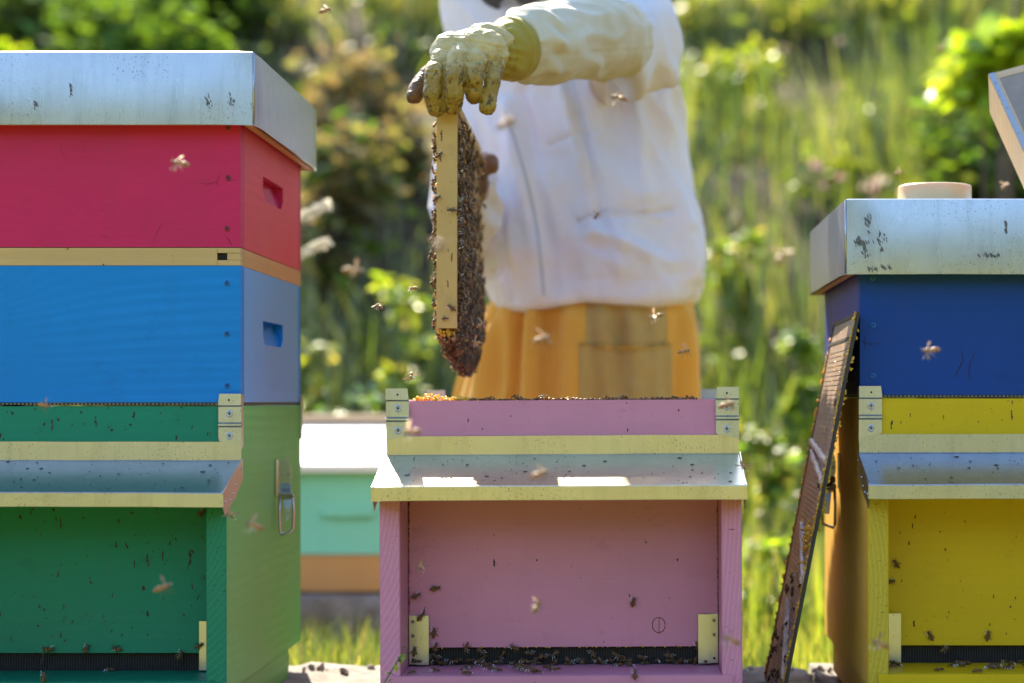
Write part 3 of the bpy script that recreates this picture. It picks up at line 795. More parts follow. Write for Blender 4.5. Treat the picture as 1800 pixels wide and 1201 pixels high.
for k in range(70):       # raised bars between the bee slots
    a0 = 0.02 + (Lh - 0.06) * k / 70
    slab_box(bm, a0, a0 + 0.0028, 0.03, DW - 0.03, 0.0018, 0.0024)
bmesh.ops.recalc_face_normals(bm, faces=bm.faces)
tag(part('slot_bars', bm, M_excl, le), kind='stuff')
lumps('edge_propolis', 420, lambda r: LP(r.random() * Lh, r.choice((0.003, 0.003, DW - 0.002)) + abs(r.gauss(0, 0.003)), 0.0025 + r.random() * .002), lambda r: r.uniform(0.0010, 0.0030), M_wax, le, 9)
lumps('outer_propolis', 90, lambda r: LP(Lh * r.uniform(.45, .97), 0.002, -0.0012 - abs(r.gauss(0, .0014))), lambda r: r.uniform(0.0010, 0.0028), M_wax, le, 19)
lumps('row_propolis', 160, lambda r: LP(0.03 + (Lh-.05) * r.random(), r.choice((0.05, 0.10, 0.15, 0.21)) + r.gauss(0, .004), 0.0025), lambda r: r.uniform(0.0006, 0.0016), M_wax, le, 10)
M_cord = simple('pale_burr_wax', (0.62, 0.44, 0.33), 0.6, 0, 400, 0.3, 0.6, 0.002)
for aa, ln, sl_ in ((0.345, .9, -.02), (0.330, .75, -.03), (0.235, .55, -.06), (0.222, .4, -.05), (0.13, .5, -.08)):
    bm = bmesh.new(); r = random.Random(int(aa * 1000))
    P = [LP(aa + sl_ * t + 0.002 * r.random(), 0.005 + DW * ln * (1 - t), 0.0045) for t in np.linspace(0, 1, 16)]
    tube(bm, P, [0.0035 + 0.001 * r.random() for _ in P], 8)
    for v in bm.verts: v.co += Vector((noise.noise(v.co * 400), noise.noise(v.co * 400 + Vector((5, 0, 0))), noise.noise(v.co * 400 + Vector((0, 5, 0))))) * 0.0016
    part('wax_ridge', bm, M_cord, le)
lumps('wax_chunks', 40, lambda r: LP(r.gauss(0.22, .012), 0.03 + abs(r.gauss(0, .05)), 0.006), lambda r: r.uniform(0.002, 0.004), M_wax, le, 14)

# ------------------------------------------------------------------ teal hive behind
th_ = empty('small_hive', ((640 - 1110) / F * 4.6, 4.6, CAMZ - 0.404), 'teal hive with white sloping roof standing behind between the green and pink hives', 'beehive')
part('base_rim', B(-0.255, 0.255, 0.004, 0.50, 0, 0.078), M_wood_o, th_, bevel=0.002)
bm = bmesh.new(); box(bm, -0.25, 0.25, 0, 0.50, 0.079, 0.252)
part('box', bm, M_teal, th_, bevel=0.003)
part('hand_rail', B(-0.09, 0.02, -0.012, 0, 0.160, 0.176), M_teal, th_, bevel=0.003)
bm = bmesh.new(); prism(bm, [(-0.03, 0.253), (-0.03, 0.270), (0.50, 0.352), (0.53, 0.352), (0.53, 0.253)], -0.27, 0.27, 'X')
part('roof', bm, M_white, th_, bevel=0.002)
bm = bmesh.new(); box(bm, -0.272, 0.272, 0.47, 0.535, 0.3525, 0.372); part('roof_batten', bm, M_peach, th_, bevel=0.002)
bm = bmesh.new(); rough_block(bm, -1.4, 0.15, 4.45, 5.25, -0.02, CAMZ - 0.4045, 0.01, (20, 10, 5), 3.0)
tag(part('concrete_block', bm, M_conc, smooth=True), 'concrete slab underneath the teal hive', 'concrete block')

# ------------------------------------------------------------------ bees
M_wing = None
def wing_mat():
    b = NB('bee_wing')
    t = b.n('ShaderNodeBsdfTransparent'); t.inputs[0].default_value = (0.96, .90, .82, 1)
    g = b.n('ShaderNodeBsdfGlossy'); g.inputs['Roughness'].default_value = 0.35; g.inputs[0].default_value = (.22, .20, .18, 1)
    tr = b.n('ShaderNodeBsdfTranslucent'); tr.inputs[0].default_value = (0.55, 0.38, 0.24, 1)
    m = b.n('ShaderNodeMixShader'); m.inputs[0].default_value = 0.75; b.l(g.outputs[0], m.inputs[1]); b.l(tr.outputs[0], m.inputs[2])
    m2 = b.n('ShaderNodeMixShader'); m2.inputs[0].default_value = 0.32; b.l(t.outputs[0], m2.inputs[1]); b.l(m.outputs[0], m2.inputs[2])
    b.l(m2.outputs[0], b.out.inputs[0]); return b.m
M_wing = wing_mat()
def bee_mat():
    b = NB('bee_body')
    a = b.n('ShaderNodeVertexColor', layer_name='tint'); nz = b.noise(b.coords(), 2500, 2, 0.6)
    bs = b.bsdf(a.outputs[0], 0.55, 0, nz, 0.4, 0.0003, spec=0.35); bs.inputs['Sheen Weight'].default_value = 0.3; bs.inputs['Sheen Roughness'].default_value = 0.4
    bs.inputs['Sheen Tint'].default_value = (1, .75, .5, 1); bs.inputs['Subsurface Weight'].default_value = 0.12; bs.inputs['Subsurface Radius'].default_value = (.004, .002, .001)
    return b.m
M_bee = bee_mat()

def bee_body_arrays(seg=10, legs=True, hover=False, seed=0):
    bm = bmesh.new(); col = bm.verts.layers.float_color.new('tint')
    def paint_new(vs, fn):
        for v in vs: v[col] = (*fn(v.co), 1)
    V = bmesh.ops.create_uvsphere(bm, u_segments=seg, v_segments=max(6, seg), radius=1, matrix=Matrix.Rotation(R(90), 4, 'X'))['verts']
    for v in V:   # abdomen, tapering to the rear, drooping
        y = v.co.y; k = (1 - 0.28 * max(0, -y))
        v.co = Vector((v.co.x * 0.00225 * k, -0.0034 + y * 0.0043, 0.0027 + v.co.z * 0.0020 * k - 0.0007 * max(0, -y)))
    paint_new(V, lambda c: (0.22, 0.11, 0.035) if int((c.y + 0.02) / 0.00105) % 2 else (0.022, 0.012, 0.007))
    V = bmesh.ops.create_uvsphere(bm, u_segments=seg, v_segments=6, radius=1, matrix=Matrix.Translation((0, 0.0023, 0.0031)) @ Matrix.Diagonal((0.0020, 0.0021, 0.0019, 1)))['verts']
    paint_new(V, lambda c: (0.11, 0.065, 0.028))
    V = bmesh.ops.create_uvsphere(bm, u_segments=max(6, seg - 2), v_segments=6, radius=1, matrix=Matrix.Translation((0, 0.0050, 0.0026)) @ Matrix.Diagonal((0.0017, 0.0010, 0.0015, 1)))['verts']
    paint_new(V, lambda c: (0.03, 0.02, 0.014) if abs(c.x) > 0.001 else (0.10, 0.06, 0.03))
    if legs:
        for s in (-1, 1):
            for y0, y1, y2 in ((0.0035, 0.0050, 0.0062), (0.0022, 0.0020, 0.0025), (0.0010, -0.0015, -0.0035)):
                dz = -0.0012 if hover else 0
                n0 = len(bm.verts)
                tube(bm, [(s * .0012, y0, 0.0020), (s * .0034, y1, 0.0030 + dz * 1.5), (s * .0046, y2, 0.0001 + dz), (s * .0050, y2 + .0006 * (1 if y2 > 0 else -1), 0.0 + dz)], [0.00035, 0.0003, 0.00022, 0.00012], 3)
                bm.verts.ensure_lookup_table(); paint_new(list(bm.verts)[n0:], lambda c: (0.05, 0.028, 0.014))
            n0 = len(bm.verts)
            tube(bm, [(s * .0005, 0.0057, 0.0034), (s * .0013, 0.0068, 0.0042), (s * .0022, 0.0078, 0.0034)], [0.00018, 0.00015, 0.00012], 3)
            bm.verts.ensure_lookup_table(); paint_new(list(bm.verts)[n0:], lambda c: (0.03, 0.02, 0.012))
    return bm
def wing_bm(bm, spread, s, hind=False):
    """one membranous wing outline with a slight fold"""
    L, Wd = (0.0084, 0.0026) if not hind else (0.0060, 0.0019)
    pr = [(0, 0), (0.25, 0.28), (0.6, 0.5), (0.88, 0.5), (1.0, 0.12), (0.9, -0.3), (0.55, -0.45), (0.2, -0.22)]
    a = spread
    root = Vector((s * 0.0012, 0.0026 if not hind else 0.0014, 0.0046))
    d = Vector((s * math.sin(a), -math.cos(a), 0.10 if spread < 1 else 0.22)).normalized(); e = Vector((s * math.cos(a), math.sin(a), 0.12 * s * 0)).normalized()
    vs = [bm.verts.new(root + d * (L * p) + e * (Wd * q)) for p, q in pr]
    f = bm.faces.new(vs); return f
def finish_bee_mesh(name, seg, spread=None, wings=True, legs=True, hover=False):
    bm = bee_body_arrays(seg, legs, hover)
    for f in bm.faces: f.smooth = True
    if wings:
        for s in (-1, 1):
            wing_bm(bm, spread, s).material_index = 1
            if seg > 6: wing_bm(bm, spread * 1.25, s, True).material_index = 1
    me = bpy.data.meshes.new(name); bm.to_mesh(me); bm.free()
    me.materials.append(M_bee); me.materials.append(M_wing); return me
bee_walk = [finish_bee_mesh('bee_walking', 12, 0.30), finish_bee_mesh('bee_resting', 12, 0.55), finish_bee_mesh('bee_crawling', 12, 0.16)]
bee_fly = finish_bee_mesh('bee_flying', 14, wings=False, hover=True)
wing_meshes = []
for s in (-1, 1):
    bm = bmesh.new(); wing_bm(bm, 1.35, s); wing_bm(bm, 1.75, s, True); me = bpy.data.meshes.new('wing'); bm.to_mesh(me); bm.free(); me.materials.append(M_wing); wing_meshes.append(me)
for a_ in bee_fly.color_attributes['tint'].data: a_.color = (min(1, a_.color[0] * 2.6 + .05), min(1, a_.color[1] * 2.4 + .03), min(1, a_.color[2] * 2.2 + .02), 1)  # backlight glow put into the colour of flying bodies and wings
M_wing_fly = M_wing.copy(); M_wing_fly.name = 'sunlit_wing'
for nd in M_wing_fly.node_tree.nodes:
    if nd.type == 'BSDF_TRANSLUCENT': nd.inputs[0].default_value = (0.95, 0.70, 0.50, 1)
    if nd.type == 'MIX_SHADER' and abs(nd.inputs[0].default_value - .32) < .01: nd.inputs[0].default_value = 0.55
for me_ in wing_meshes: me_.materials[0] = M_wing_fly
bee_low = finish_bee_mesh('bee_small', 6, 0.3)

def orient(loc, nrm, heading, scale=1.0):
    n = Vector(nrm).normalized(); h = Vector(heading); h = (h - n * h.dot(n))
    if h.length < 1e-5: h = n.orthogonal()
    h.normalize(); x = h.cross(n)
    M = Matrix(((x.x, h.x, n.x, loc[0]), (x.y, h.y, n.y, loc[1]), (x.z, h.z, n.z, loc[2]), (0, 0, 0, 1)))
    return M @ Matrix.Scale(scale, 4)
NBEE = [0]
def bee(loc, nrm, heading, label, group, scale=1.0):
    o = bpy.data.objects.new('bee', random.choice(bee_walk)); C.objects.link(o)
    o.matrix_world = orient(loc, nrm, heading, scale * random.uniform(.93, 1.06)); NBEE[0] += 1
    return tag(o, label, 'bee', group)
def flying(px, py, D, label, heading=(1, 0, 0), up=(0, -0.3, 1), scale=1.0, flap=0.0):
    o = bpy.data.objects.new('bee', bee_fly); C.objects.link(o); NBEE[0] += 1
    o.matrix_world = orient(at(px, py, D), up, heading, scale)
    for me, s in zip(wing_meshes, (-1, 1)):
        w_ = bpy.data.objects.new('wing', me); C.objects.link(w_); w_.parent = o
        w_.rotation_euler = (0, -s * flap, 0)
    return tag(o, label, 'bee', 'bees in flight around the hives')
def rv(a=1.0): return Vector((random.uniform(-a, a), random.uniform(-a, a), random.uniform(-a, a)))

FL = [
 (573, 22, 2.5, 'small flying bee at the very top, left of the beekeeper', (1, .2, .3)),
 (317, 292, 2.30, 'pale blurred bee hovering in front of the crimson box', (-1, .1, .1)),
 (620, 481, 2.02, 'large soft pale bee hovering beside the blue box edge', (1, -.3, .2)),
 (668, 541, 2.85, 'small orange bee flying upper left of the pink hive', (-.6, 0, .8)),
 (727, 510, 2.88, 'sharp winged bee flying just left of the frame bottom', (-.9, 0, .3)),
 (724, 664, 2.80, 'sharp bee with spread wings hovering over the left pink bracket', (.1, -.6, -.8)),
 (725, 764, 2.12, 'blurred pale bee in front of the left pink bracket', (-1, -.2, .2)),
 (950, 838, 2.10, 'pale blurred bee in front of the middle of the pink porch roof', (1, .3, .1)),
 (943, 1071, 2.30, 'bright bee hovering before the middle of the pink front panel', (.3, .7, .6)),
 (740, 997, 2.60, 'bee with spread wings hovering before the upper left of the pink panel', (0, -.7, .5)),
 (1283, 1129, 2.20, 'pale bee hovering before the right pink cheek board', (-1, .2, .1)),
 (1545, 1136, 2.25, 'pale bee hovering before the lower yellow cheek board', (-1, .2, .25)),
 (1637, 620, 2.35, 'pale bee flying in front of the royal blue box', (-1, .2, 0)),
 (1203, 621, 2.60, 'bee flying in front of the right trouser leg', (1, .2, 0)),
 (1155, 559, 2.45, 'bright winged bee flying in front of the trouser pocket', (-1, -.2, .1)),
 (952, 601, 2.15, 'large blurred bee in front of the trousers', (.8, .2, .6)),
 (1088, 177, 2.35, 'pale bee flying in front of the jacket below the forearm', (-.9, .3, .1)),
 (893, 222, 1.95, 'faint blurred bee beside the frame in front of the jacket', (.8, .3, .1)),
 (772, 436, 1.92, 'large faint bee blurred in front of the frame end bar', (0, .5, 1)),
 (1374, 457, 1.92, 'large faint blurred bee against the grass left of the right roof', (.3, .4, .9)),
 (1278, 716, 2.35, 'pale bee hovering in front of the right pink bracket', (1, .2, .3)),
 (447, 929, 2.20, 'pale bee hovering in front of the green side wall', (-1, .2, 0)),
 (288, 1037, 2.25, 'reddish bee hovering before the green front panel', (1, .2, .2)),
 (78, 716, 2.45, 'bee flying in front of the seam of the blue and green boxes', (.6, .2, -.6)),
 (1305, 821, 2.60, 'dark bee beside the right tip of the pink porch roof', (0, .2, -1)),
 (404, 906, 2.60, 'dark bee beside the green porch roof corner', (0, .2, -1)),
 (1049, 382, 3.2, 'small dark bee in front of the jacket pocket', (.2, 0, 1)),
 (1580, 306, 3.6, 'pale bee flying behind the cream feeder lid', (1, .1, 0)),
 (1766, 330, 3.4, 'orange bee flying to the right of the cream feeder lid', (.4, .1, 1)),
 (1652, 88, 4.2, 'bee on the wing in front of the bright leaves at upper right', (1, .1, 0)),
 (598, 872, 2.0, None, (1, .1, .3)),
]
for i, (px, py, D, lb, hd) in enumerate(FL):
    if lb is None: continue
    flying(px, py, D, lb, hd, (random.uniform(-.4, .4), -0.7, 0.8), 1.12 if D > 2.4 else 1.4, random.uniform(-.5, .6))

# ------------------------------------------------------------------ the lifted frame
FRX0, FRX1 = -0.2607, -0.2333
fr = empty('held_honeycomb', ((FRX0 + FRX1) / 2, 2.90, CAMZ + 0.0973), 'wooden hive frame covered with bees held up by the leather glove', 'hive frame', rot=(-R(1.3), 0, 0))
fw = (FRX1 - FRX0) / 2; FH = 0.298; FL_ = 0.47
part('end_bar', B(-fw, fw, 0, 0.009, 0, FH - 0.004), M_wood2, fr, bevel=0.0008)
part('end_bar', B(-fw, fw, FL_ - 0.009, FL_, 0, FH - 0.004), M_wood2, fr, bevel=0.0008)
part('top_bar', B(-fw + 0.001, fw - 0.001, -0.018, FL_ + 0.018, FH - 0.0035, FH + 0.010), M_wood2, fr, bevel=0.001)
part('bottom_bar', B(-fw + 0.002, fw - 0.002, 0.0095, FL_ - 0.0095, 0, 0.009), M_wood2, fr, bevel=0.0008)
bm = bmesh.new()
nu, nv = 46, 30
for s in (-1, 1):
    gr = []
    for j in range(nv + 1):
        row = []
        for i in range(nu + 1):
            y = 0.010 + (FL_ - 0.020) * i / nu; z = 0.0095 + (FH - 0.014) * j / nv
            d = 0.0115 * (1 - max(0, abs(2*i/nu - 1) * 1.0 - .9) * 6) + 0.0016 * noise.noise(Vector((y * 25, z * 25, s)))
            row.append(bm.verts.new((s * max(0.004, d), y, z)))
        gr.append(row)
    for j in range(nv):
        for i in range(nu):
            q = (gr[j][i], gr[j][i+1], gr[j+1][i+1], gr[j+1][i]); bm.faces.new(q if s > 0 else q[::-1]).smooth = True
part('comb', bm, M_comb, fr)
# bright wax under the front of the bottom bar
lumps('bottom_wax', 60, lambda r: Vector((r.uniform(-fw * .8, fw * .7), r.uniform(0.002, 0.03), -0.002 - r.random() * 0.008)), lambda r: r.uniform(0.0015, 0.0032), M_wax, fr, 31)
lumps('side_wax', 60, lambda r: Vector((-fw - 0.001, r.uniform(0.002, 0.012), r.uniform(0.02, FH - .02))), lambda r: r.uniform(0.0008, 0.0022), M_wax, fr, 32)

FRM = Matrix.Translation(fr.location) @ fr.rotation_euler.to_matrix().to_4x4()
def frm(x, y, z): return FRM @ Vector((x, y, z))
swarm = []       # (loc, normal, heading)
rs = random.Random(11)
def dens(y, z):  # bare patch of capped comb at the far upper part
    if z > 0.10 and y > 0.20 + (FH - z) * 0.42 + 0.04 * noise.noise(Vector((y * 20, z * 20, 0))): return 0.12
    if z > FH - 0.03: return 0.5
    return 1.0
pts = []
while len(pts) < 1150:
    y, z = rs.uniform(0.004, FL_ - .004), rs.uniform(0.0, FH - 0.012)
    if rs.random() > dens(y, z): continue
    pts.append((1, y, z))
for k in range(520): pts.append((-1, rs.uniform(0.002, 0.25) ** 1.0, rs.uniform(0.0, FH - .02)))
for s, y, z in pts:
    lay = rs.choice((0, 0, 0, 0.003, 0.005))
    x = s * (0.0125 + lay + 0.0015 * rs.random() + (0.001 if y < .02 else 0))
    n_ = Vector((s, rs.uniform(-.35, .35), rs.uniform(-.35, .35)))
    a = rs.choice((math.pi/2, -math.pi/2, math.pi/2)) + rs.gauss(0, .9)
    swarm.append((frm(x, y, z), n_, Vector((0, math.cos(a), math.sin(a)))))
# cluster hanging from the bottom bar: deeper towards the far end
for k in range(620):
    t = rs.random() ** 0.8; y = 0.006 + t * (FL_ - .02)
    depth = 0.010 + 0.033 * min(1, (y / 0.24)) ** 0.8
    if y > 0.36: depth *= 1 - (y - .36) * 3
    depth *= 1 + 0.45 * noise.noise(Vector((y * 30, 2, 5)))
    q = rs.random() ** 0.6; wid = (fw + 0.004) * (1 - q * .55)
    ang = rs.uniform(-1, 1)
    swarm.append((frm(ang * wid, y, -q * depth), Vector((ang * 1.2 + rs.gauss(0, .4), rs.gauss(-.25, .4), -0.7 + rs.gauss(0, .4))), Vector((rs.gauss(0, .6), rs.gauss(0, .6), 1.0))))
swarm.sort(key=lambda q: q[0].y - (0.03 if q[0].x > -0.235 else 0.0) - max(0, (0.75 - q[0].z)) * .3)

def bee_swarm_mesh(name, items, parent=None):
    src = bee_low; nv = len(src.vertices); co = np.empty(nv * 3, np.float32); src.vertices.foreach_get('co', co); co = co.reshape(-1, 3)
    tint = np.empty(nv * 4, np.float32); src.color_attributes['tint'].data.foreach_get('color', tint); tint = tint.reshape(-1, 4)[:, :3]
    polys = [tuple(p.vertices) for p in src.polygons]; mi = [p.material_index for p in src.polygons]
    V = []; T = []; Fs = []; MI = []
    for k, (l, n, h) in enumerate(items):
        M = np.array(orient(l, n, h, rs.uniform(.92, 1.08))); V.append(co @ M[:3, :3].T + M[:3, 3]); T.append(tint * rs.choice((.5, .8, 1.2, 2.0)))
        Fs += [tuple(i + k * nv for i in p) for p in polys]; MI += mi
    me = bpy.data.meshes.new(name); me.from_pydata(np.concatenate(V).tolist(), [], Fs)
    me.polygons.foreach_set('material_index', MI); me.polygons.foreach_set('use_smooth', [True] * len(Fs))
    a = me.color_attributes.new('tint', 'FLOAT_COLOR', 'POINT'); a.data.foreach_set('color', np.c_[np.concatenate(T), np.ones(nv * len(items))].astype(np.float32).ravel())
    me.update(); return link_mesh(name, me, [M_bee, M_wing], parent)

# bees on the front edge of the end bar, each in its own pose
for (px, py, hd, nr, lb) in (
    (773, 273, (.8, 0, .6), (-.2, -1, 0), 'upper bee crossing the left edge of the frame end bar'),
    (769, 349, (.8, 0, .5), (-.2, -1, 0), 'bee crossing the left edge of the end bar below the upper one'),
    (794, 370, (-1, 0, 0), (0, -1, .1), 'bee walking left from the right edge of the frame end bar'),
    (794, 541, (-.8, 0, .6), (0, -1, 0), 'bee on the lower right of the frame end bar'),
    (783, 560, (.9, 0, .1), (0, -1, 0), 'small dark bee at the bottom centre of the frame end bar')):
    bee(at(px, py, 2.897), nr, hd, lb, 'bees on the lifted frame', 0.95 if py != 560 else .7)
for (px, py, hd, lb) in ((846, 572, (.8, 0, .5), 'bee with striped body flying off the lower right of the frame'), (838, 603, (-1, 0, .2), 'bee with spread wings just below the striped one at the frame bottom')):
    flying(px, py, 2.86, lb, hd, (0, -1, .3), 1.05)

# ---- bees on the hives
gp = 'bees around the entrance of the pink hive'
YB = 2.749; YL = 2.69
zL = CAMZ - 0.3355 + 0.001
def on_front(px, py, hd, label, group, D=YB): bee(at(px, py, D), (0, -1, 0), hd, label, group)
def on_board(px, py, hd, label, group, root_z=0.0):
    z = CAMZ - 0.3358 + root_z
    D = F * (CAMZ - z) / (py - 705); D = min(max(D, 2.656), 2.80)
    x = (px - 1110) / F * D; bee(Vector((x, D, z + 0.0)), (0, 0, 1), hd, label, group)
on_front(1113, 1058, (.2, 0, 1), 'bee resting with open wings on the right of the pink front panel', gp)
on_front(732, 1047, (.9, 0, .4), 'bee on the left edge of the pink front panel', gp, 2.745)
on_front(766, 1034, (1, 0, .25), 'bee just right of the one on the left edge of the pink panel', gp)
on_front(740, 1084, (.6, 0, .7), 'bee on top of the left pink entrance slide', gp, 2.742)
on_front(763, 1112, (.1, 0, 1), 'bee right beside the left pink entrance slide', gp)
on_front(904, 1138, (-.8, 0, .5), 'bee hanging over the pink entrance slot centre', gp, 2.747)
on_front(820, 1138, (-.3, 0, -1), 'bee peeping over the left part of the pink entrance slot', gp, 2.747)
on_front(1226, 1135, (-.3, 0, .9), 'bee at the left side of the right pink entrance slide', gp)
on_front(766, 1137, (.2, 0, 1), 'bee below the middle of the left pink entrance slide', gp, 2.746)
on_front(728, 1145, (.1, 0, 1), 'bee in the corner left of the left pink slide', gp, 2.744)
on_front(1116, 1185, (0, 0, 1), 'bee climbing over the front rail of the pink hive', gp, 2.648)
for px, py, hx, hy, lb in ((724, 1185, .6, .9, 'bee at the left corner of the pink landing board'), (765, 1181, -.8, .6, 'second bee from the left on the pink landing board'),
    (821, 1188, 1, -.5, 'bee at the pink board edge, in front of the crowd'), (944, 1184, 1, -.2, 'bee at the pink board edge below the centre of the crowd'),
    (1023, 1167, -.6, -.8, 'lone bee on the pink board, right of the crowd'), (1086, 1172, -1, -.3, 'bee left of the pair on the pink board'), (1108, 1172, .2, -1, 'left bee of the pair on the pink board'),
    (1134, 1169, 1, .3, 'right bee of the pair on the pink board'), (962, 1175, 1, -.3, 'bee at the right end of the crowd on the pink board')):
    on_board(px, py, (hx, hy, 0), lb, gp, 0.001)
rb = random.Random(5)
crowd = []
for k in range(84):
    c = rb.choice((822, 850, 860, 905, 925, 930, 960, 740, 790, 1010, 1055, 1160, 1215, 1250))
    px = c + rb.gauss(0, 22); py = 1163 + rb.random() ** 1.5 * 18 if 800 < px < 980 else 1158 + rb.random() * 9
    px = min(max(px, 728), 1262); crowd.append((px, py))
for px, py in crowd:
    a = rb.random() * 6.28
    on_board(px, max(py, 1164.5), (math.cos(a), math.sin(a), 0), 'bee in the crowd on the pink landing board and in its entrance', gp, 0.001 + rb.choice((0, 0, 0.003)))
for k in range(26):   # in the dark slot
    bee(Vector((XP + rb.uniform(-.19, .19), 2.752 + rb.random() * .01, CAMZ - 0.334 + rb.random() * 0.016)), (0, -1, rb.uniform(-.5, 1)), (rb.uniform(-1, 1), 0, rb.uniform(-1, 1)), 'bee in the crowd on the pink landing board and in its entrance', gp)
gg = 'bees on the green hive front'
on_front(152, 1140, (.4, 0, 1), 'bee on the green panel just above the middle of the entrance', gg)
on_front(206, 1140, (-.9, 0, .2), 'dark bee above the green entrance, right of the middle one', gg)
on_front(317, 1151, (.5, 0, 1), 'bee in the green entrance near its right slide', gg)
on_front(351, 1135, (.8, 0, .4), 'bee on the right green entrance slide', gg, 2.744)
on_front(88, 1141, (1, 0, .1), 'bee on the lower left of the green panel', gg)
on_front(356, 901, (.7, 0, .6), 'bee at the top right of the green panel under the porch roof', gg)
on_front(78, 1190, (.1, 0, 1), 'bee on the green front rail', gg, 2.648)
for px, py, hx, lb in ((150, 1168, 1, 'bee on the green landing board left of centre'), (193, 1180, -1, 'bee lying at the front of the green landing board'), (280, 1169, 1, 'left bee of the pair on the green landing board'), (292, 1169, -1, 'right bee of the pair on the green landing board'), (45, 1166, 1, 'bee at the left of the green landing board')):
    on_board(px, py, (hx, .2, 0), lb, gg, -0.0066)
gy = 'bees on the yellow hive front'
on_front(1575, 991, (-.6, 0, .8), 'bee on the left of the yellow panel, upper one of two', gy)
on_front(1635, 1117, (-.5, 0, .9), 'bee on the yellow panel above the left of the entrance', gy)
on_front(1736, 1117, (.2, 0, 1), 'bee on the yellow panel above the right of the entrance', gy)
on_front(1565, 1022, (.9, 0, .1), 'small bee by the yellow cheek board, lower one of two', gy)
on_front(1660, 1141, (.6, 0, .3), 'bee over the yellow entrance slot', gy, 2.747)
for px, py, hx, lb in ((1651, 1180, 1, 'bee alone on the left of the yellow landing board'), (1694, 1168, -1, 'bee in the left of the yellow entrance crowd'), (1718, 1188, 1, 'bee at the yellow board edge')):
    on_board(px, py, (hx, .3, 0), lb, gy, 0.0032)
for k in range(24):
    a = rb.random() * 6.28; px = rb.choice((1570, 1690, 1740, 1770, 1790)) + rb.gauss(0, 12); on_board(max(1566, px), 1165 + rb.random() * 12, (math.cos(a), math.sin(a), 0), 'bee in the crowd on the yellow landing board', gy, 0.0032)
ge = 'bees on the leaning excluder'
LEM = Matrix.Translation(le.location)
for k, (a, b_) in enumerate([(0.40, 0.02), (0.295, 0.02)] + [(rb.uniform(0.0, 0.17), rb.uniform(0.01, 0.30)) for _ in range(22)]):
    lb = ('bee near the top of the leaning excluder', 'bee on the edge of the leaning excluder below the wax ridges')[k] if k < 2 else 'bee in the group on the lower half of the leaning excluder'
    an = rb.random() * 6.28
    bee(le.location + LP(a, b_, 0.0035), nrm, u * math.cos(an) + v_ * math.sin(an), lb, ge)
# bees crowding the frame: the nearest ones singly, the rest as one mass
room = 296 - NBEE[0]
for l, n, h in swarm[:room]:
    bee(l, n, h, 'bee in the dense swarm covering the lifted frame', 'bees on the lifted frame')
sw = bee_swarm_mesh('bee_swarm', swarm[room:]); tag(sw, 'mass of bees covering the far part of the lifted frame', 'bees', kind='stuff')

# bee droppings and propolis specks as real flecks on the panels
def flecks(parent, mat, n, xr_, zr_, y, seed, long=1.0):
    r = random.Random(seed); bm = bmesh.new()
    cl = [(r.uniform(*xr_), r.uniform(*zr_)) for _ in range(max(3, n // 6))]
    for i in range(n):
        if r.random() < .5: x, z = r.uniform(*xr_), r.uniform(*zr_)
        else:
            q = r.choice(cl); x, z = q[0] + r.gauss(0, .012), q[1] + r.gauss(0, .014)
            x = min(max(x, xr_[0]), xr_[1]); z = min(max(z, zr_[0]), zr_[1])
        big = r.random() ** 4; m = 1 + int(big * 6 * long)
        for j in range(m):
            L = 0.0004 + 0.0016 * big * r.uniform(.5, 1.2) + 0.0004 * r.random(); w2 = L * r.uniform(.35, .9)
            k0 = [bm.verts.new((x + w2 * math.cos(t) * r.uniform(.6, 1.2), y - 0.00035, z + L * math.sin(t) * r.uniform(.7, 1.2))) for t in np.linspace(0, 2*math.pi, 8)[:-1]]
            c = bm.verts.new((x, y - 0.0008, z))
            for a, b in zip(k0, k0[1:] + k0[:1]): bm.faces.new((a, b, c))
            x += r.uniform(-.5, .5) * L; z -= L * r.uniform(.8, 1.6)
    bmesh.ops.recalc_face_normals(bm, faces=bm.faces)
    tag(part('propolis_flecks', bm, mat, parent), kind='stuff')
M_fleck = simple('dark_fleck', (0.045, 0.022, 0.012), 0.6, 0, 400, 0.4)
flecks(g, M_fleck, 60, (-0.05, 0.19), (0.09, 0.26), 0, 1, 1.3)
flecks(g, M_fleck, 16, (-0.05, 0.19), (0.35, 0.39), 0, 2)
flecks(p, M_fleck, 22, (-0.19, 0.19), (0.09, 0.26), 0, 3)
flecks(p, M_fleck, 20, (-0.19, 0.19), (0.353, 0.393), 0, 13, 0.2)
flecks(y_, M_fleck, 70, (-0.20, 0.02), (0.09, 0.26), 0, 4, 0.5)
flecks(y_, M_fleck, 26, (-0.19, 0.02), (0.353, 0.393), 0, 5)
def cracks(parent, lines, org):
    bm = bmesh.new()
    for ln, rad_ in lines:
        P = [at(px, py, 2.7498) - org for px, py in ln]
        Q = []
        for a, b in zip(P[:-1], P[1:]):
            for t in (0, .33, .66): Q.append(a.lerp(b, t) + Vector((noise.noise(a * 300 + Vector((t * 9, 0, 0))), 0, noise.noise(b * 300 + Vector((t * 9, 2, 0))))) * 0.0006)
        Q.append(P[-1]); tube(bm, Q, [rad_ * (1 - .7 * abs(2 * i / (len(Q) - 1) - 1)) for i in range(len(Q))], 5)
    tag(part('hairline_cracks', bm, M_dark, parent), kind='stuff')
sups = [o for o in C.objects if o.name.startswith('honey_super')]
cracks(sups[1], [([(352, 322), (368, 324), (381, 319)], .0003), ([(388, 306), (381, 319), (382, 328)], .0003), ([(395, 415), (404, 424), (407, 432)], .0004), ([(286, 388), (276, 408), (268, 428)], .0002), ([(106, 255), (110, 272), (118, 284)], .0002), ([(395, 319), (420, 317)], .0002)], sups[1].location)
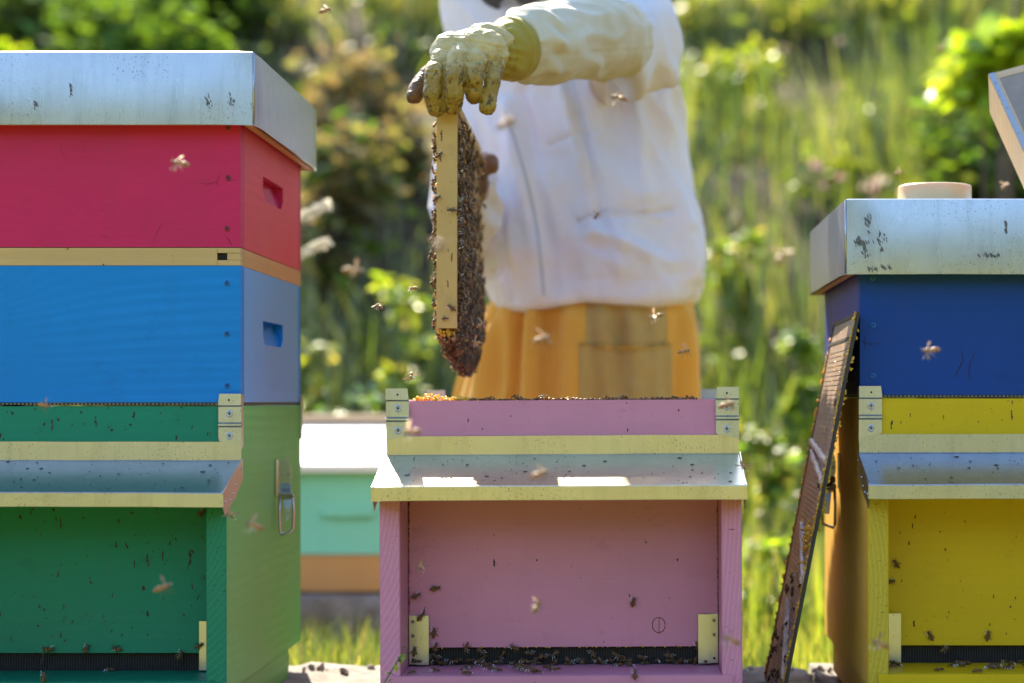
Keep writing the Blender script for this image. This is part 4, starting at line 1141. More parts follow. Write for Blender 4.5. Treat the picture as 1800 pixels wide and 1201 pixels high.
cracks(sups[2], [([(1690, 612), (1693, 635), (1684, 652), (1677, 664)], .0007), ([(1714, 618), (1705, 640), (1703, 655), (1706, 668)], .0007), ([(1515, 600), (1530, 606), (1545, 603)], .0004), ([(1522, 590), (1518, 600), (1521, 612)], .0005)], sups[2].location)
flecks(fr, M_waxd, 16, (-fw * .8, fw * .8), (0.02, 0.27), 0.0, 77)
# drooping flecks lying on the porch roofs
for rt, sd_ in ((g, 6), (p, 7), (y_, 8)):
    r = random.Random(sd_); bm = bmesh.new()
    for i in range(70):
        t = r.random(); y = -0.006 - t * 0.128; z = 0.396 - 0.0693 + (y + 0.0035) / 0.1355 * 0.0337 + 0.0006
        x = r.uniform(-HW + .01, HW - .01); L = 0.0008 + 0.003 * r.random() ** 4
        ring = [bm.verts.new((x + L * math.cos(q), y + L * .6 * math.sin(q), z + L * .6 * math.sin(q) * .25)) for q in np.linspace(0, 6.28, 7)[:-1]]
        c = bm.verts.new((x, y, z + 0.0009))
        for a, b in zip(ring, ring[1:] + ring[:1]): bm.faces.new((a, b, c))
    tag(part('roof_flecks', bm, M_fleck, rt), kind='stuff')

# ------------------------------------------------------------------ beekeeper
def cloth(name, col, seed, weave=900, rough=0.85, stain=None, tr=0.0):
    b = NB(name)
    n1 = b.noise(b.coords((1, 1, 1), (seed, 0, 0)), 6, 5, 0.6); n2 = b.noise(b.coords(), weave, 2, 0.5); n3 = b.noise(b.coords((1, 1, 1), (0, seed, 0)), 30, 5, 0.7)
    c = b.mix(b.ramp(n1, 0.3, 0.7), tuple(x * 0.93 for x in col), col)
    if stain: 
        c = b.mix(b.ramp(n1, 0.50, 0.68, hi=(stain[3],)*3), c, stain[:3])
        c = b.mix(b.ramp(n3, 0.68, 0.74, hi=(0.5,)*3), c, tuple(x * .5 for x in stain[:3]))
    bs = b.bsdf(c, rough, 0, n2, 0.35, 0.0006, spec=0.15); bs.inputs['Sheen Weight'].default_value = 0.2
    if tr:
        t = b.n('ShaderNodeBsdfTranslucent'); b.l(c, t.inputs[0]); m = b.n('ShaderNodeMixShader'); m.inputs[0].default_value = tr
        b.l(bs.outputs[0], m.inputs[1]); b.l(t.outputs[0], m.inputs[2]); b.l(m.outputs[0], b.out.inputs[0])
    return b.m
M_jacket = cloth('white_cotton', (0.80, 0.77, 0.82), 1.0, 900, 0.85, (0.62, 0.52, 0.40, 0.35), 0.18)
M_trouser = cloth('orange_cotton', (0.80, 0.41, 0.06), 2.0, 900, 0.85, (0.60, 0.30, 0.05, 0.5), 0.15)
M_pocket = cloth('soiled_pocket', (0.46, 0.31, 0.095), 3.0, 900, 0.9, (0.36, 0.23, 0.07, 0.7))
M_canvas = cloth('soiled_canvas', (0.58, 0.53, 0.41), 4.0, 1000, 0.9, (0.45, 0.36, 0.20, 0.75))
M_skin = simple('skin', (0.50, 0.28, 0.20), 0.5, 0, 200, 0.1, 0.2, 0.0004, **{'Subsurface_Weight': 0.15})
M_hair = simple('brown_hair', (0.05, 0.03, 0.02), 0.5, 0, 400, 0.4, 0.8, 0.002)
def leather():
    b = NB('yellow_leather')
    n1 = b.noise(b.coords(), 28, 6, 0.7); n2 = b.noise(b.coords(), 420, 3, 0.6); n3 = b.noise(b.coords((1, 1, .6)), 160, 4, 0.7)
    geo = b.n('ShaderNodeTexCoord'); sx = b.n('ShaderNodeSeparateXYZ'); b.l(geo.outputs['Object'], sx.inputs[0])
    # the fingers are more soiled than the back of the hand: dirt by height on the glove itself
    zf = b.ramp(b.math('ADD', sx.outputs[2], b.math('MULTIPLY', b.math('SUBTRACT', n1, 0.5), 0.05)), 0.040, 0.085, lo=(1, 1, 1), hi=(0, 0, 0))
    c = b.mix(b.ramp(n1, 0.3, 0.7), (0.42, 0.31, 0.09), (0.60, 0.49, 0.25))
    c = b.mix(b.math('MULTIPLY', zf, 0.9), c, b.mix(b.ramp(n1, .35, .65), (0.22, 0.125, 0.008), (0.33, 0.21, 0.02)))
    c = b.mix(b.ramp(b.math('ADD', sx.outputs[0], 0.5), 0.444, 0.451, lo=(1, 1, 1), hi=(0, 0, 0)), c, (0.16, 0.085, 0.035))
    dirt = b.math('MULTIPLY', b.ramp(n3, 0.51, 0.62), b.math('ADD', b.math('MULTIPLY', zf, 0.85), 0.08))
    c = b.mix(dirt, c, (0.055, 0.035, 0.012))
    b.bsdf(c, b.ramp(n1, .3, .7, lo=(.36,)*3, hi=(.55,)*3), 0, b.math('ADD', b.math('MULTIPLY', n2, .5), n1), 0.45, 0.0012, spec=0.25); return b.m
M_leather = leather()
M_cuff = cloth('yellow_glove_cuff', (0.34, 0.26, 0.03), 6.0, 300, 0.6, (0.26, 0.19, 0.03, 0.6))
M_dirtyglove = cloth('brown_glove_leather', (0.20, 0.09, 0.04), 7.0, 300, 0.6)

PX0, PY0 = -0.074, 3.78
man = empty('person', (PX0, PY0, 0.0), 'beekeeper in white jacket, orange trousers and leather gloves lifting a frame of bees', 'person')
IM = Matrix.Translation((-PX0, -PY0, 0))
def mesh_part(name, me, mat, parent=None):
    me.transform(IM); me.update()
    return link_mesh(name, me, mat, parent or man)

def ring_loft(bm, rings, n=48, ex=2.6, cy=0.0):
    """rings: (centre Vector, half width, half depth)"""
    R_ = []
    for c, a, d in rings:
        row = []
        for k in range(n):
            t = 2*math.pi*k/n; ct, st = math.cos(t), math.sin(t)
            row.append(bm.verts.new((c.x + a * math.copysign(abs(ct) ** (2/ex), ct), c.y + d * math.copysign(abs(st) ** (2/ex), st), c.z)))
        R_.append(row)
    for a, b in zip(R_[:-1], R_[1:]):
        for k in range(n): bm.faces.new((a[k], a[(k+1) % n], b[(k+1) % n], b[k]))
    bm.faces.new(R_[0][::-1]); bm.faces.new(R_[-1]); bmesh.ops.recalc_face_normals(bm, faces=bm.faces)

# body: one continuous surface inside the clothes
bm = bmesh.new()
def V(px, py, D): return at(px, py, D)
hipz = 0.80
capsule_chain(bm, [Vector((PX0, PY0, 0.86)), Vector((PX0, PY0, 1.05)), Vector((PX0 - .02, PY0 - .01, 1.26))], [0.115, 0.105, 0.108], 20)
capsule_chain(bm, [Vector((PX0 - .03, PY0 - .02, 1.28)), Vector((PX0 - .04, PY0 - .05, 1.43))], [0.065, 0.055], 16)
ball(bm, Vector((PX0 - .05, PY0 - .09, 1.53)), (0.076, 0.095, 0.112), 20, 14)
ball(bm, Vector((PX0 - .05, PY0 - .188, 1.515)), (0.013, 0.02, 0.022), 10, 8)
for s in (-1, 1):
    ball(bm, Vector((PX0 - .05 + s * .078, PY0 - .08, 1.52)), (0.012, 0.02, 0.032), 10, 8)
    capsule_chain(bm, [Vector((PX0 + s * .08, PY0, 0.84)), Vector((PX0 + s * .10, PY0 - .02, 0.45)), Vector((PX0 + s * .11, PY0 + .03, 0.10))], [0.088, 0.058, 0.040], 14)
    capsule_chain(bm, [Vector((PX0 + s * .11, PY0 + .03, 0.045)), Vector((PX0 + s * .13, PY0 - .15, 0.035))], [0.040, 0.034], 12)
ELB = V(1122, 72, 3.36); WR = V(893, 92, 2.985)
ELR = V(815, 430, 3.72); WRR = V(832, 318, 3.44)
capsule_chain(bm, [Vector((0.0, 3.78, 1.25)), V(1105, 10, 3.74), V(1130, 45, 3.56), ELB, WR], [0.06, 0.052, 0.046, 0.038, 0.028], 14)
capsule_chain(bm, [V(870, 60, 3.77), ELR, WRR], [0.052, 0.038, 0.028], 14)
me = remeshed(bm, 0.012, 6)
mesh_part('body', me, M_skin)

def fold(c, n, amp, sc, seed, stretch=(1, 1, 1)):
    q = Vector((c.x * stretch[0], c.y * stretch[1], c.z * stretch[2])) * sc + Vector((seed, seed * 2, 0))
    v = noise.noise(q); r = 1 - abs(noise.noise(q * 1.3 + Vector((9, 9, 9)))) * 2.4
    return n * amp * (v * 0.9 + max(0, r) * 0.8 - 0.3)
def seg_d(px, py, a, b):
    ax, ay = a; bx, by = b; t = max(0, min(1, ((px-ax)*(bx-ax)+(py-ay)*(by-ay)) / ((bx-ax)**2+(by-ay)**2)))
    return math.hypot(px - ax - t*(bx-ax), py - ay - t*(by-ay)), t

# jacket
s2 = 3.78 / F
def rr_(py, xl, xr, d, dy=0.0): return (Vector((((xl + xr) / 2 - 1110) * s2, PY0 + dy, CAMZ + (705 - py) * s2)), (xr - xl) / 2 * s2, d)
bm = bmesh.new()
ring_loft(bm, [rr_(547, 880, 1208, .148), rr_(537, 866, 1224, .156), rr_(505, 852, 1238, .158), rr_(460, 848, 1236, .160), rr_(390, 843, 1230, .150), rr_(300, 830, 1213, .140), rr_(170, 812, 1196, .132), rr_(60, 806, 1187, .128), rr_(-30, 815, 1172, .115), rr_(-75, 870, 1130, .09), rr_(-105, 930, 1080, .065)], 64)
capsule_chain(bm, [V(855, 10, 3.77), V(838, 150, 3.76), V(818, 330, 3.73), ELR], [0.070, 0.060, 0.055, 0.052], 20)
capsule_chain(bm, [ELR, V(820, 380, 3.60), V(829, 335, 3.50)], [0.052, 0.050, 0.042], 20)
capsule_chain(bm, [V(1100, 15, 3.74), V(1118, 45, 3.56), V(1121, 84, 3.40)], [0.064, 0.058, 0.056], 20)
capsule_chain(bm, [V(1121, 84, 3.40), V(1095, 76, 3.33)], [0.056, 0.050], 20)
me = remeshed(bm, 0.0055, 3)
def jfold(c, n):
    px = (c.x / s2) + 1110; py = 705 - (c.z - CAMZ) / s2
    front = n.y < 0.1 and c.y < PY0
    hk = 1 - .75 * min(1, max(0, (py - 485) / 40)); d = (fold(c, n, 0.016, 7.0, 3.0, (1.3, .6, .45)) + fold(Vector((c.x + c.z * .55, c.y, c.z - c.x * .55)), n, 0.012, 13, 8.0, (1, .5, .28))) * hk + n * 0.0018 * noise.noise(c * 40)
    wq = Vector((c.x * 17 + c.z * 6, c.y * 8, c.z * 5 - c.x * 6)); wr = 1 - abs(noise.noise(wq + Vector((4, 2, 1)))) * 3.0; d += n * 0.0065 * max(0, wr) * max(0, min(1, .4 + noise.noise(c * 6) * 2)) * hk
    if front and py > 130:
        # long crease running from below the forearm down to the hem, zip line, pocket edges
        for a, b, wd, am in (((1000, 150), (1075, 440), 9, -.008), ((985, 160), (1050, 420), 14, .009), ((925, 180), (985, 520), 10, -.006), ((900, 200), (955, 520), 12, .007),
                             ((1110, 160), (1135, 380), 13, .009), ((1160, 180), (1205, 400), 12, .007), ((880, 330), (910, 530), 8, -.007),
                             ((1045, 420), (1180, 470), 13, .008), ((1180, 380), (1060, 400), 5, -.004), ((968, 272), (1075, 238), 3.5, -.0028), ((1018, 398), (1150, 370), 3.0, -.0028)):
            q, t = seg_d(px, py, a, b); d += n * am * 2.1 * math.exp(-(q / wd) ** 2) * (1 - .5 * t)
    if py > 470 and abs(c.y - PY0) < .2:   # gathered hem
        k = min(1, (py - 470) / 60.0); ang = math.atan2(c.y - PY0, c.x - PX0)
        d += n * 0.0022 * k * (math.sin(ang * 23 + 2.0 * noise.noise(Vector((ang * 2, 1, 1)))) * .6 + noise.noise(Vector((ang * 9, py * .01, 4))))
    if py > 470:
        d.z *= max(0, 1 - (py - 470) / 30)
        yt = float(np.interp(px, (850, 880, 933, 1030, 1147, 1200, 1237), (520, 545, 549, 533, 541, 535, 516)))
        d.z -= (yt - 542) * s2 * min(1, (py - 470) / 60) * (1 if front else .3)
    return d
displace(me, jfold)
jk = mesh_part('jacket', me, M_jacket)
# zip down the front, following the cloth
def bvh_of(o):
    me = o.data; return BVHTree.FromPolygons([v.co for v in me.vertices], [tuple(q.vertices) for q in me.polygons])
def drape_strip(name, o, bv, path, wpx, off, mat, parent):
    """a strip laid on the front of a garment, path in photo pixels at the person's depth"""
    bm = bmesh.new(); rows = []
    for i, (px, py) in enumerate(path):
        row = []
        for k in np.linspace(-1, 1, 4):
            q = Vector(((px + k * wpx - 1110) * s2 - PX0, -1.0, CAMZ + (705 - py) * s2))
            h = bv.ray_cast(q, Vector((0, 1, 0)), 2.0)
            y = h[0].y if h[0] else 0
            row.append(bm.verts.new((q.x, y - off * (1 if abs(k) < .9 else 0.2), q.z)))
        rows.append(row)
    for a, b in zip(rows[:-1], rows[1:]):
        for k in range(3): bm.faces.new((a[k], a[k+1], b[k+1], b[k]))
    return part(name, bm, mat, parent, smooth=True)
jb = bvh_of(jk)
M_zip = cloth('grey_zip', (0.48, 0.48, 0.52), 9.0)
path = [(896 + 64 * t + 14 * math.sin(t * 3), 215 + 312 * t) for t in np.linspace(0, 1, 40)]
drape_strip('zip', jk, jb, path, 3.2, 0.0016, M_zip, jk)
def patch(name, bv, x0, x1, y0, y1, off, mat, parent, sag=0.0, nx=26, ny=26):
    bm = bmesh.new(); G = []
    for j in range(ny + 1):
        row = []
        for i in range(nx + 1):
            tx, ty = i / nx, j / ny; px = x0 + (x1 - x0) * tx; py = y0 + (y1 - y0) * ty + sag * math.sin(math.pi * tx) * (1 - ty)
            q = Vector(((px - 1110) * s2 - PX0, -1.0, CAMZ + (705 - py) * s2)); h = bv.ray_cast(q, Vector((0, 1, 0)), 2.0)
            e = min(tx, 1 - tx, (1 - ty)) * 8; eo = off * min(1, 0.15 + e) if ty > 0.02 else off * 1.6
            row.append(bm.verts.new((q.x, (h[0].y if h[0] else 0) - eo - 0.002 * noise.noise(Vector((px * .05, py * .05, 2))), q.z)))
        G.append(row)
    for j in range(ny):
        for i in range(nx): bm.faces.new((G[j][i], G[j][i+1], G[j+1][i+1], G[j+1][i]))
    return part(name, bm, mat, parent, smooth=True)
patch('chest_pocket', jb, 975, 1072, 135, 262, 0.003, M_jacket, jk)
patch('lower_pocket', jb, 1022, 1160, 396, 500, 0.0035, M_jacket, jk, -8)

# trousers
bm = bmesh.new()
ring_loft(bm, [rr_(900, 800, 1232, .155), rr_(760, 800, 1232, .155), rr_(700, 803, 1229, .155), rr_(620, 835, 1227, .150), rr_(560, 852, 1224, .136), rr_(515, 870, 1212, .120)], 64, 2.3)
for s in (-1, 1):
    cx = ((1015 - 1110) * s2) + s * .108
    capsule_chain(bm, [Vector((cx, PY0, 0.56)), Vector((cx, PY0 - .01, 0.35)), Vector((cx, PY0 + .02, 0.12))], [0.112, 0.095, 0.085], 24)
me = remeshed(bm, 0.0065, 4)
def tfold(c, n):
    cx = (1020 - 1110) * s2; ang = math.atan2(c.y - PY0, c.x - cx); k = 0.5 + 0.5 * min(1, max(0, (c.z - .5) / .3))
    v = 0.012 * math.sin(ang * 11 + 5 * noise.noise(Vector((ang * 1.5, c.z * 3, 3)))) * k + 0.018 * noise.noise(Vector((ang * 6, c.z * 2.6, 8))) + 0.004 * noise.noise(c * 22)
    px = c.x / s2 + 1110
    if n.y < .3:
        for x_, wd, am in ((880, 8, -.006), (898, 9, .009), (916, 9, -.014), (936, 10, .011), (958, 6, -.006), (984, 9, -.012), (1004, 10, .009), (1187, 8, -.014), (1206, 8, .010)):
            x2 = x_ + 10 * (0.75 - c.z) / .2 * (-1 if x_ < 1000 else .3); v += am * math.exp(-((px - x2) / wd) ** 2)
    v *= min(1, max(.15, (0.835 - c.z) / .04))
    return n * v
displace(me, tfold)
tr = mesh_part('trousers', me, M_trouser)
tb = bvh_of(tr)
patch('pocket_patch', tb, 1032, 1172, 532, 612, 0.003, M_pocket, tr)
patch('lower_pocket_patch', tb, 1022, 1180, 606, 720, 0.008, M_pocket, tr, 14)
# boots
for s in (-1, 1):
    bm = bmesh.new(); cx = ((1015 - 1110) * s2) + s * .11
    capsule_chain(bm, [Vector((cx, PY0 + .03, 0.30)), Vector((cx, PY0 + .04, 0.09))], [0.062, 0.055], 16)
    capsule_chain(bm, [Vector((cx, PY0 + .05, 0.055)), Vector((cx + s * .01, PY0 - .08, 0.05)), Vector((cx + s * .02, PY0 - .17, 0.043))], [0.054, 0.050, 0.042], 16)
    mesh_part('boot', remeshed(bm, 0.01, 3), M_plastic)

# veil and hat
bm = bmesh.new()
hc = Vector((PX0 - .055, PY0 - .09, 0))
rings = []
for z, r in ((1.325, 0.10), (1.345, 0.125), (1.40, 0.150), (1.55, 0.160), (1.62, 0.155)):
    rings.append([bm.verts.new((hc.x + r * math.cos(2*math.pi*k/40) * (1 + .03 * math.sin(k * 1.9 + z * 20)), hc.y + r * math.sin(2*math.pi*k/40), z + (0.012 * math.sin(k * 1.1)))) for k in range(40)])
for a, b in zip(rings[:-1], rings[1:]):
    for k in range(40): bm.faces.new((a[k], a[(k+1) % 40], b[(k+1) % 40], b[k]))
def veil_mat():
    b = NB('dark_veil_mesh'); d = b.n('ShaderNodeBsdfDiffuse'); d.inputs[0].default_value = (0.06, 0.05, 0.055, 1); t = b.n('ShaderNodeBsdfTransparent')
    m = b.n('ShaderNodeMixShader'); m.inputs[0].default_value = 0.18; b.l(d.outputs[0], m.inputs[1]); b.l(t.outputs[0], m.inputs[2]); b.l(m.outputs[0], b.out.inputs[0]); return b.m
bmesh.ops.transform(bm, matrix=IM, verts=bm.verts)
part('veil', bm, veil_mat(), man, smooth=True)
bm = bmesh.new(); rings = []
for z, r in ((1.618, 0.185), (1.63, 0.19), (1.64, 0.11), (1.70, 0.10), (1.725, 0.075), (1.73, 0.001)):
    rings.append([bm.verts.new((hc.x + r * math.cos(2*math.pi*k/40), hc.y + r * math.sin(2*math.pi*k/40), z)) for k in range(40)])
for a, b in zip(rings[:-1], rings[1:]):
    for k in range(40): bm.faces.new((a[k], a[(k+1) % 40], b[(k+1) % 40], b[k]))
bm.faces.new(rings[0][::-1]); bmesh.ops.transform(bm, matrix=IM, verts=bm.verts)
part('hat', bm, M_jacket, man, smooth=True)

# gauntlet of the near glove
bm = bmesh.new()
capsule = [V(906, 82, 2.985), V(925, 78, 3.01), V(960, 74, 3.06), V(1010, 70, 3.14), V(1060, 68, 3.22), V(1100, 66, 3.28)]
tube(bm, capsule, [0.043, 0.052, 0.058, 0.062, 0.062, 0.053], 32)
me = remeshed(bm, 0.0035, 3)
ax = (capsule[-1] - capsule[0]).normalized()
def gfold(c, n):
    t = (c - capsule[0]).dot(ax)
    d = fold(c, n, 0.0055, 14, 5.0, (.6, .6, 1.4)) + n * 0.0022 * noise.noise(c * 38)
    # pinch near the wrist and a drooping underside seam
    d += n * (0.006 * math.exp(-((t - .035) / .014) ** 2) * math.sin(c.z * 190 + c.x * 40))
    px = (c.x / c.y) * F + 1110; py = 705 - (c.z - CAMZ) / c.y * F
    q = py - (100 - (px - 910) * 0.055)
    if n.y < .3: d += n * (-0.0016 * math.exp(-(q / 1.6) ** 2))
    return d
displace(me, gfold)
mesh_part('gauntlet_sleeve', me, M_canvas)

# near glove: palm and five fingers grown together, fingers kept apart
bm = bmesh.new()
wrist = V(893, 88, 2.975)
fing = {
 'index':  ([(800, 84, 2.945), (777, 108, 2.905), (765, 135, 2.885), (763, 165, 2.880), (767, 190, 2.885)], [.0165, .0160, .0150, .0145, .0130]),
 'middle': ([(818, 82, 2.940), (804, 108, 2.890), (799, 140, 2.868), (798, 168, 2.868), (796, 186, 2.880)], [.0165, .0155, .0145, .0138, .0125]),
 'ring':   ([(840, 84, 2.945), (836, 112, 2.895), (833, 140, 2.875), (832, 160, 2.880), (834, 168, 2.895)], [.0160, .0150, .0140, .0125, .0115]),
 'little': ([(858, 92, 2.950), (866, 118, 2.915), (865, 145, 2.895), (859, 170, 2.890), (857, 188, 2.885)], [.0160, .0145, .0118, .0110, .0112]),
 'thumb':  ([(800, 110, 2.985), (768, 128, 2.970), (745, 142, 2.955), (734, 158, 2.940), (727, 170, 2.930)], [.018, .0165, .0135, .0125, .0105]),
}
for k, (pts_, rad) in fing.items():
    P = [V(*q) for q in pts_]
    capsule_chain(bm, P, rad, 14)
    if k != 'thumb': capsule_chain(bm, [wrist, (wrist + P[0]) / 2 + Vector((0, -.012, .004)), P[0], P[1]], [0.031, 0.0265, 0.020, 0.0165], 16)
ball(bm, V(785, 192, 2.877), (.009, .008, .008)) if False else None
ball(bm, V(842, 94, 2.925), (0.040, 0.030, 0.033), 20, 14)
ball(bm, V(803, 98, 2.93), (0.037, 0.036, 0.031), 20, 14)
ball(bm, V(868, 92, 2.95), (0.022, 0.026, 0.031), 20, 14)
me = remeshed(bm, 0.0013, 11, 0.5)
GL = V(810, 195, 2.89)
def lfold(c, n):
    px = (c.x / c.y) * F + 1110; py = 705 - (c.z - CAMZ) / c.y * F
    d = n * (0.0013 * noise.noise(c * 75) + 0.0004 * noise.noise(c * 260))
    # creases across the knuckles of each finger, slack leather over the back of the hand
    r = noise.noise(Vector((c.x * 60, c.y * 60, c.z * 260))); d += n * 0.0006 * (1 - abs(r) * 2.2)
    if py < 125:
        r = noise.noise(Vector((px * .028 + 3, py * .05, 1.5))); d += n * 0.0022 * max(0, 1 - abs(r) * 3.2)
    # deepen the slits between the fingers
    if py > 112:
        for a_, b_ in (((780, 116), (782, 172)), ((817.5, 119), (816, 160)), ((852, 126), (847, 150))):
            q, t = seg_d(px, py, a_, b_); d -= n * 0.0030 * math.exp(-(q / 2.2) ** 2)
    for (a, b) in (((762, 96), (782, 104)), ((756, 106), (778, 112)), ((800, 78), (803, 98)), ((820, 72), (880, 84))):
        q, t = seg_d(px, py, a, b); d -= n * 0.0016 * math.exp(-(q / 1.8) ** 2)
    return d
displace(me, lfold)
me.transform(Matrix.Translation(-GL)); me.materials.append(M_leather)
gl = bpy.data.objects.new('glove', me); C.objects.link(gl); gl.parent = man; gl.location = GL + Vector((-PX0, -PY0, 0))
# leather wrist band, a ruffled rolled ridge between glove and gauntlet
bm = bmesh.new()
cp = [V(862, 92, 2.952), V(872, 91, 2.958), V(883, 90, 2.966), V(894, 88, 2.978), V(902, 86, 2.986), V(906, 85, 2.990)]
tube(bm, cp, [0.030, 0.0345, 0.0385, 0.0425, 0.0445, 0.0440], 40)
me = remeshed(bm, 0.0018, 4)
axw = (cp[-1] - cp[0]).normalized(); e1 = Vector((0, 0, 1)); e2 = axw.cross(e1)
def cfold(c, n):
    q = c - cp[0]; t = q.dot(axw); a = math.atan2(q.dot(e1), q.dot(e2)); k = max(0, min(1, t / 0.03))
    return n * (0.0016 * math.sin(a * 17 + 2 * noise.noise(c * 60)) * (1 - k) + 0.0022 * noise.noise(Vector((a * 2.2, t * 50, 3))) + 0.0014 * math.exp(-((t - .040) / .003) ** 2) - 0.0018 * math.exp(-((t - .010) / .003) ** 2))
displace(me, cfold)
mesh_part('glove_wrist_band', me, M_cuff)
# seam stitches on the back of the glove
bv = BVHTree.FromPolygons([v.co + gl.location for v in gl.data.vertices], [tuple(q.vertices) for q in gl.data.polygons])
bm = bmesh.new()
for a, b, n_ in (((803, 72), (801, 98), 9), ((812, 56), (850, 64), 10), ((868, 68), (893, 92), 8)):
    for t in np.linspace(0, 1, n_):
        px, py = a[0] + (b[0]-a[0]) * t, a[1] + (b[1]-a[1]) * t
        d = Vector(((px - 1110) / F, 1, (705 - py) / F)); o_ = Vector((-PX0, -PY0, CAMZ)); h = bv.ray_cast(o_ + d * 2.5, d.normalized(), 2.0)
        if h[0] and t > 0: ball(bm, h[0], (0.0013, 0.0008, 0.0007), 6, 5)
if len(bm.verts): tag(part('stitches', bm, M_canvas, gl, smooth=True), kind='stuff'); bpy.data.objects['stitches'].location = -gl.location
# far glove holding the other end of the frame
bm = bmesh.new(); w0 = V(826, 335, 3.47)
for P_, r_ in (([(840, 300, 3.44), (852, 284, 3.42), (862, 286, 3.405), (865, 294, 3.395)], [.018, .0155, .0145, .0115]), ([(838, 310, 3.445), (842, 300, 3.42), (846, 306, 3.39)], [.016, .014, .012]),
               ([(836, 322, 3.45), (846, 322, 3.42), (846, 330, 3.39)], [.016, .014, .012]), ([(834, 334, 3.45), (844, 338, 3.42), (842, 346, 3.40)], [.015, .013, .011]), ([(826, 306, 3.44), (818, 298, 3.41), (816, 306, 3.38)], [.016, .014, .012])):
    P = [V(*q) for q in P_]; capsule_chain(bm, [w0] + P, [0.026] + r_, 12)
mesh_part('glove', remeshed(bm, 0.003, 4), M_dirtyglove)

# ------------------------------------------------------------------ vegetation
def blades(n, area, hrange, wd, cols, seed, keep=None, lean=0.35, sunk=0.01):
    """grass blades as bent tapering strips; area = (x0, x1, y0, y1)"""
    r = np.random.default_rng(seed)
    x = r.uniform(area[0], area[1], n); y = r.uniform(area[2], area[3], n)
    if keep is not None:
        m = np.array([r.random() < keep(a, b) for a, b in zip(x, y)]); x, y = x[m], y[m]; n = len(x)
    z = np.array([bank_z(a, b) for a, b in zip(x, y)]) - sunk
    h = r.uniform(hrange[0], hrange[1], n) ** 1.0; a = r.uniform(0, 2*np.pi, n); la = r.uniform(0, 2*np.pi, n); ll = np.abs(r.normal(0, lean, n)) * h
    w = wd * r.uniform(.6, 1.4, n); dx, dy = np.cos(a) * w / 2, np.sin(a) * w / 2; lx, ly = np.cos(la) * ll, np.sin(la) * ll
    V = np.empty((n, 7, 3))
    for k, (t, q) in enumerate(((0, 1.0), (.45, .85), (.8, .5))):
        for s_, i in ((-1, 0), (1, 1)):
            V[:, k*2+i, 0] = x + s_ * dx * q + lx * t * t; V[:, k*2+i, 1] = y + s_ * dy * q + ly * t * t; V[:, k*2+i, 2] = z + h * t * (1 - .15 * t)
    V[:, 6, 0] = x + lx; V[:, 6, 1] = y + ly; V[:, 6, 2] = z + h * .88
    T = np.array([(0, 1, 3), (0, 3, 2), (2, 3, 5), (2, 5, 4), (4, 5, 6)])
    Fc = (T[None] + (np.arange(n) * 7)[:, None, None]).reshape(-1, 3)
    c = np.array(cols)[r.integers(0, len(cols), n)] * r.uniform(.7, 1.3, (n, 1)); c = np.repeat(c[:, None], 7, 1).reshape(-1, 3)
    return V.reshape(-1, 3), Fc, c
def cat(*parts):
    V, Fc, Cc = [], [], []; o = 0
    for v, f, c in parts: V.append(v); Fc.append(f + o); Cc.append(c); o += len(v)
    return np.concatenate(V), np.concatenate(Fc), np.concatenate(Cc)
def leaves(centers, size, cols, seed, flat=0.4, droop=0.0):
    """folded leaf quads (two triangles each side of the midrib) at given centres (n,3)"""
    r = np.random.default_rng(seed); n = len(centers)
    d = r.normal(0, 1, (n, 3)); d[:, 2] *= flat; d[:, 2] -= droop; d /= np.linalg.norm(d, axis=1)[:, None]
    up = r.normal(0, .6, (n, 3)) + (0, 0, 1.0); e = np.cross(d, up); e /= np.linalg.norm(e, axis=1)[:, None]; u_ = np.cross(e, d)
    L = size * r.uniform(.6, 1.3, n)[:, None]; Wd = L * .26
    c0 = np.asarray(centers)
    V = np.stack([c0, c0 + d * L * .35 + e * Wd + u_ * L * .07, c0 + d * L * .75 + e * Wd * .7 + u_ * L * .04, c0 + d * L - u_ * L * .08, c0 + d * L * .75 - e * Wd * .7 + u_ * L * .04, c0 + d * L * .35 - e * Wd + u_ * L * .07], 1)
    T = np.array([(0, 1, 5), (1, 2, 5), (2, 4, 5), (2, 3, 4)])
    Fc = (T[None] + (np.arange(n) * 6)[:, None, None]).reshape(-1, 3)
    c = np.array(cols)[r.integers(0, len(cols), n)] * r.uniform(.65, 1.35, (n, 1)); c = np.repeat(c[:, None], 6, 1).reshape(-1, 3)
    return V.reshape(-1, 3), Fc, c

G1 = [(0.10, 0.17, 0.025), (0.16, 0.23, 0.03), (0.07, 0.12, 0.02), (0.22, 0.26, 0.05)]
G2 = [(0.20, 0.26, 0.03), (0.28, 0.32, 0.04), (0.14, 0.20, 0.03), (0.34, 0.32, 0.10)]
G3 = [(0.05, 0.09, 0.02), (0.08, 0.12, 0.03), (0.10, 0.12, 0.04)]
BK = [(0.09, 0.14, 0.02), (0.14, 0.19, 0.025), (0.19, 0.22, 0.035), (0.07, 0.10, 0.02)]
DRY = [(0.36, 0.30, 0.14), (0.30, 0.24, 0.12), (0.22, 0.20, 0.08)]

# lush grass between the hives and the bank
v, f_, c = cat(blades(26000, (-1.6, 1.6, 3.5, 7.2), (0.06, 0.24), 0.007, G1 + G2[:2], 1, lambda x, y: 0.9 if x > .25 else 0.6),
               blades(3500, (0.0, 1.2, 4.6, 6.6), (0.22, 0.45), 0.008, G2 + G1, 2, None, .3),
               blades(5200, (-1.7, -0.1, 5.2, 7.2), (0.25, 0.62), 0.010, G3 + [(0.06, 0.10, 0.02)], 3, None, .3))  # dark blades put shade into the grass colour at the left
tag(np_mesh('meadow_grass', v, f_, M_leaf, cols=c), 'sunlit grass growing behind the row of hives', 'grass', kind='stuff')
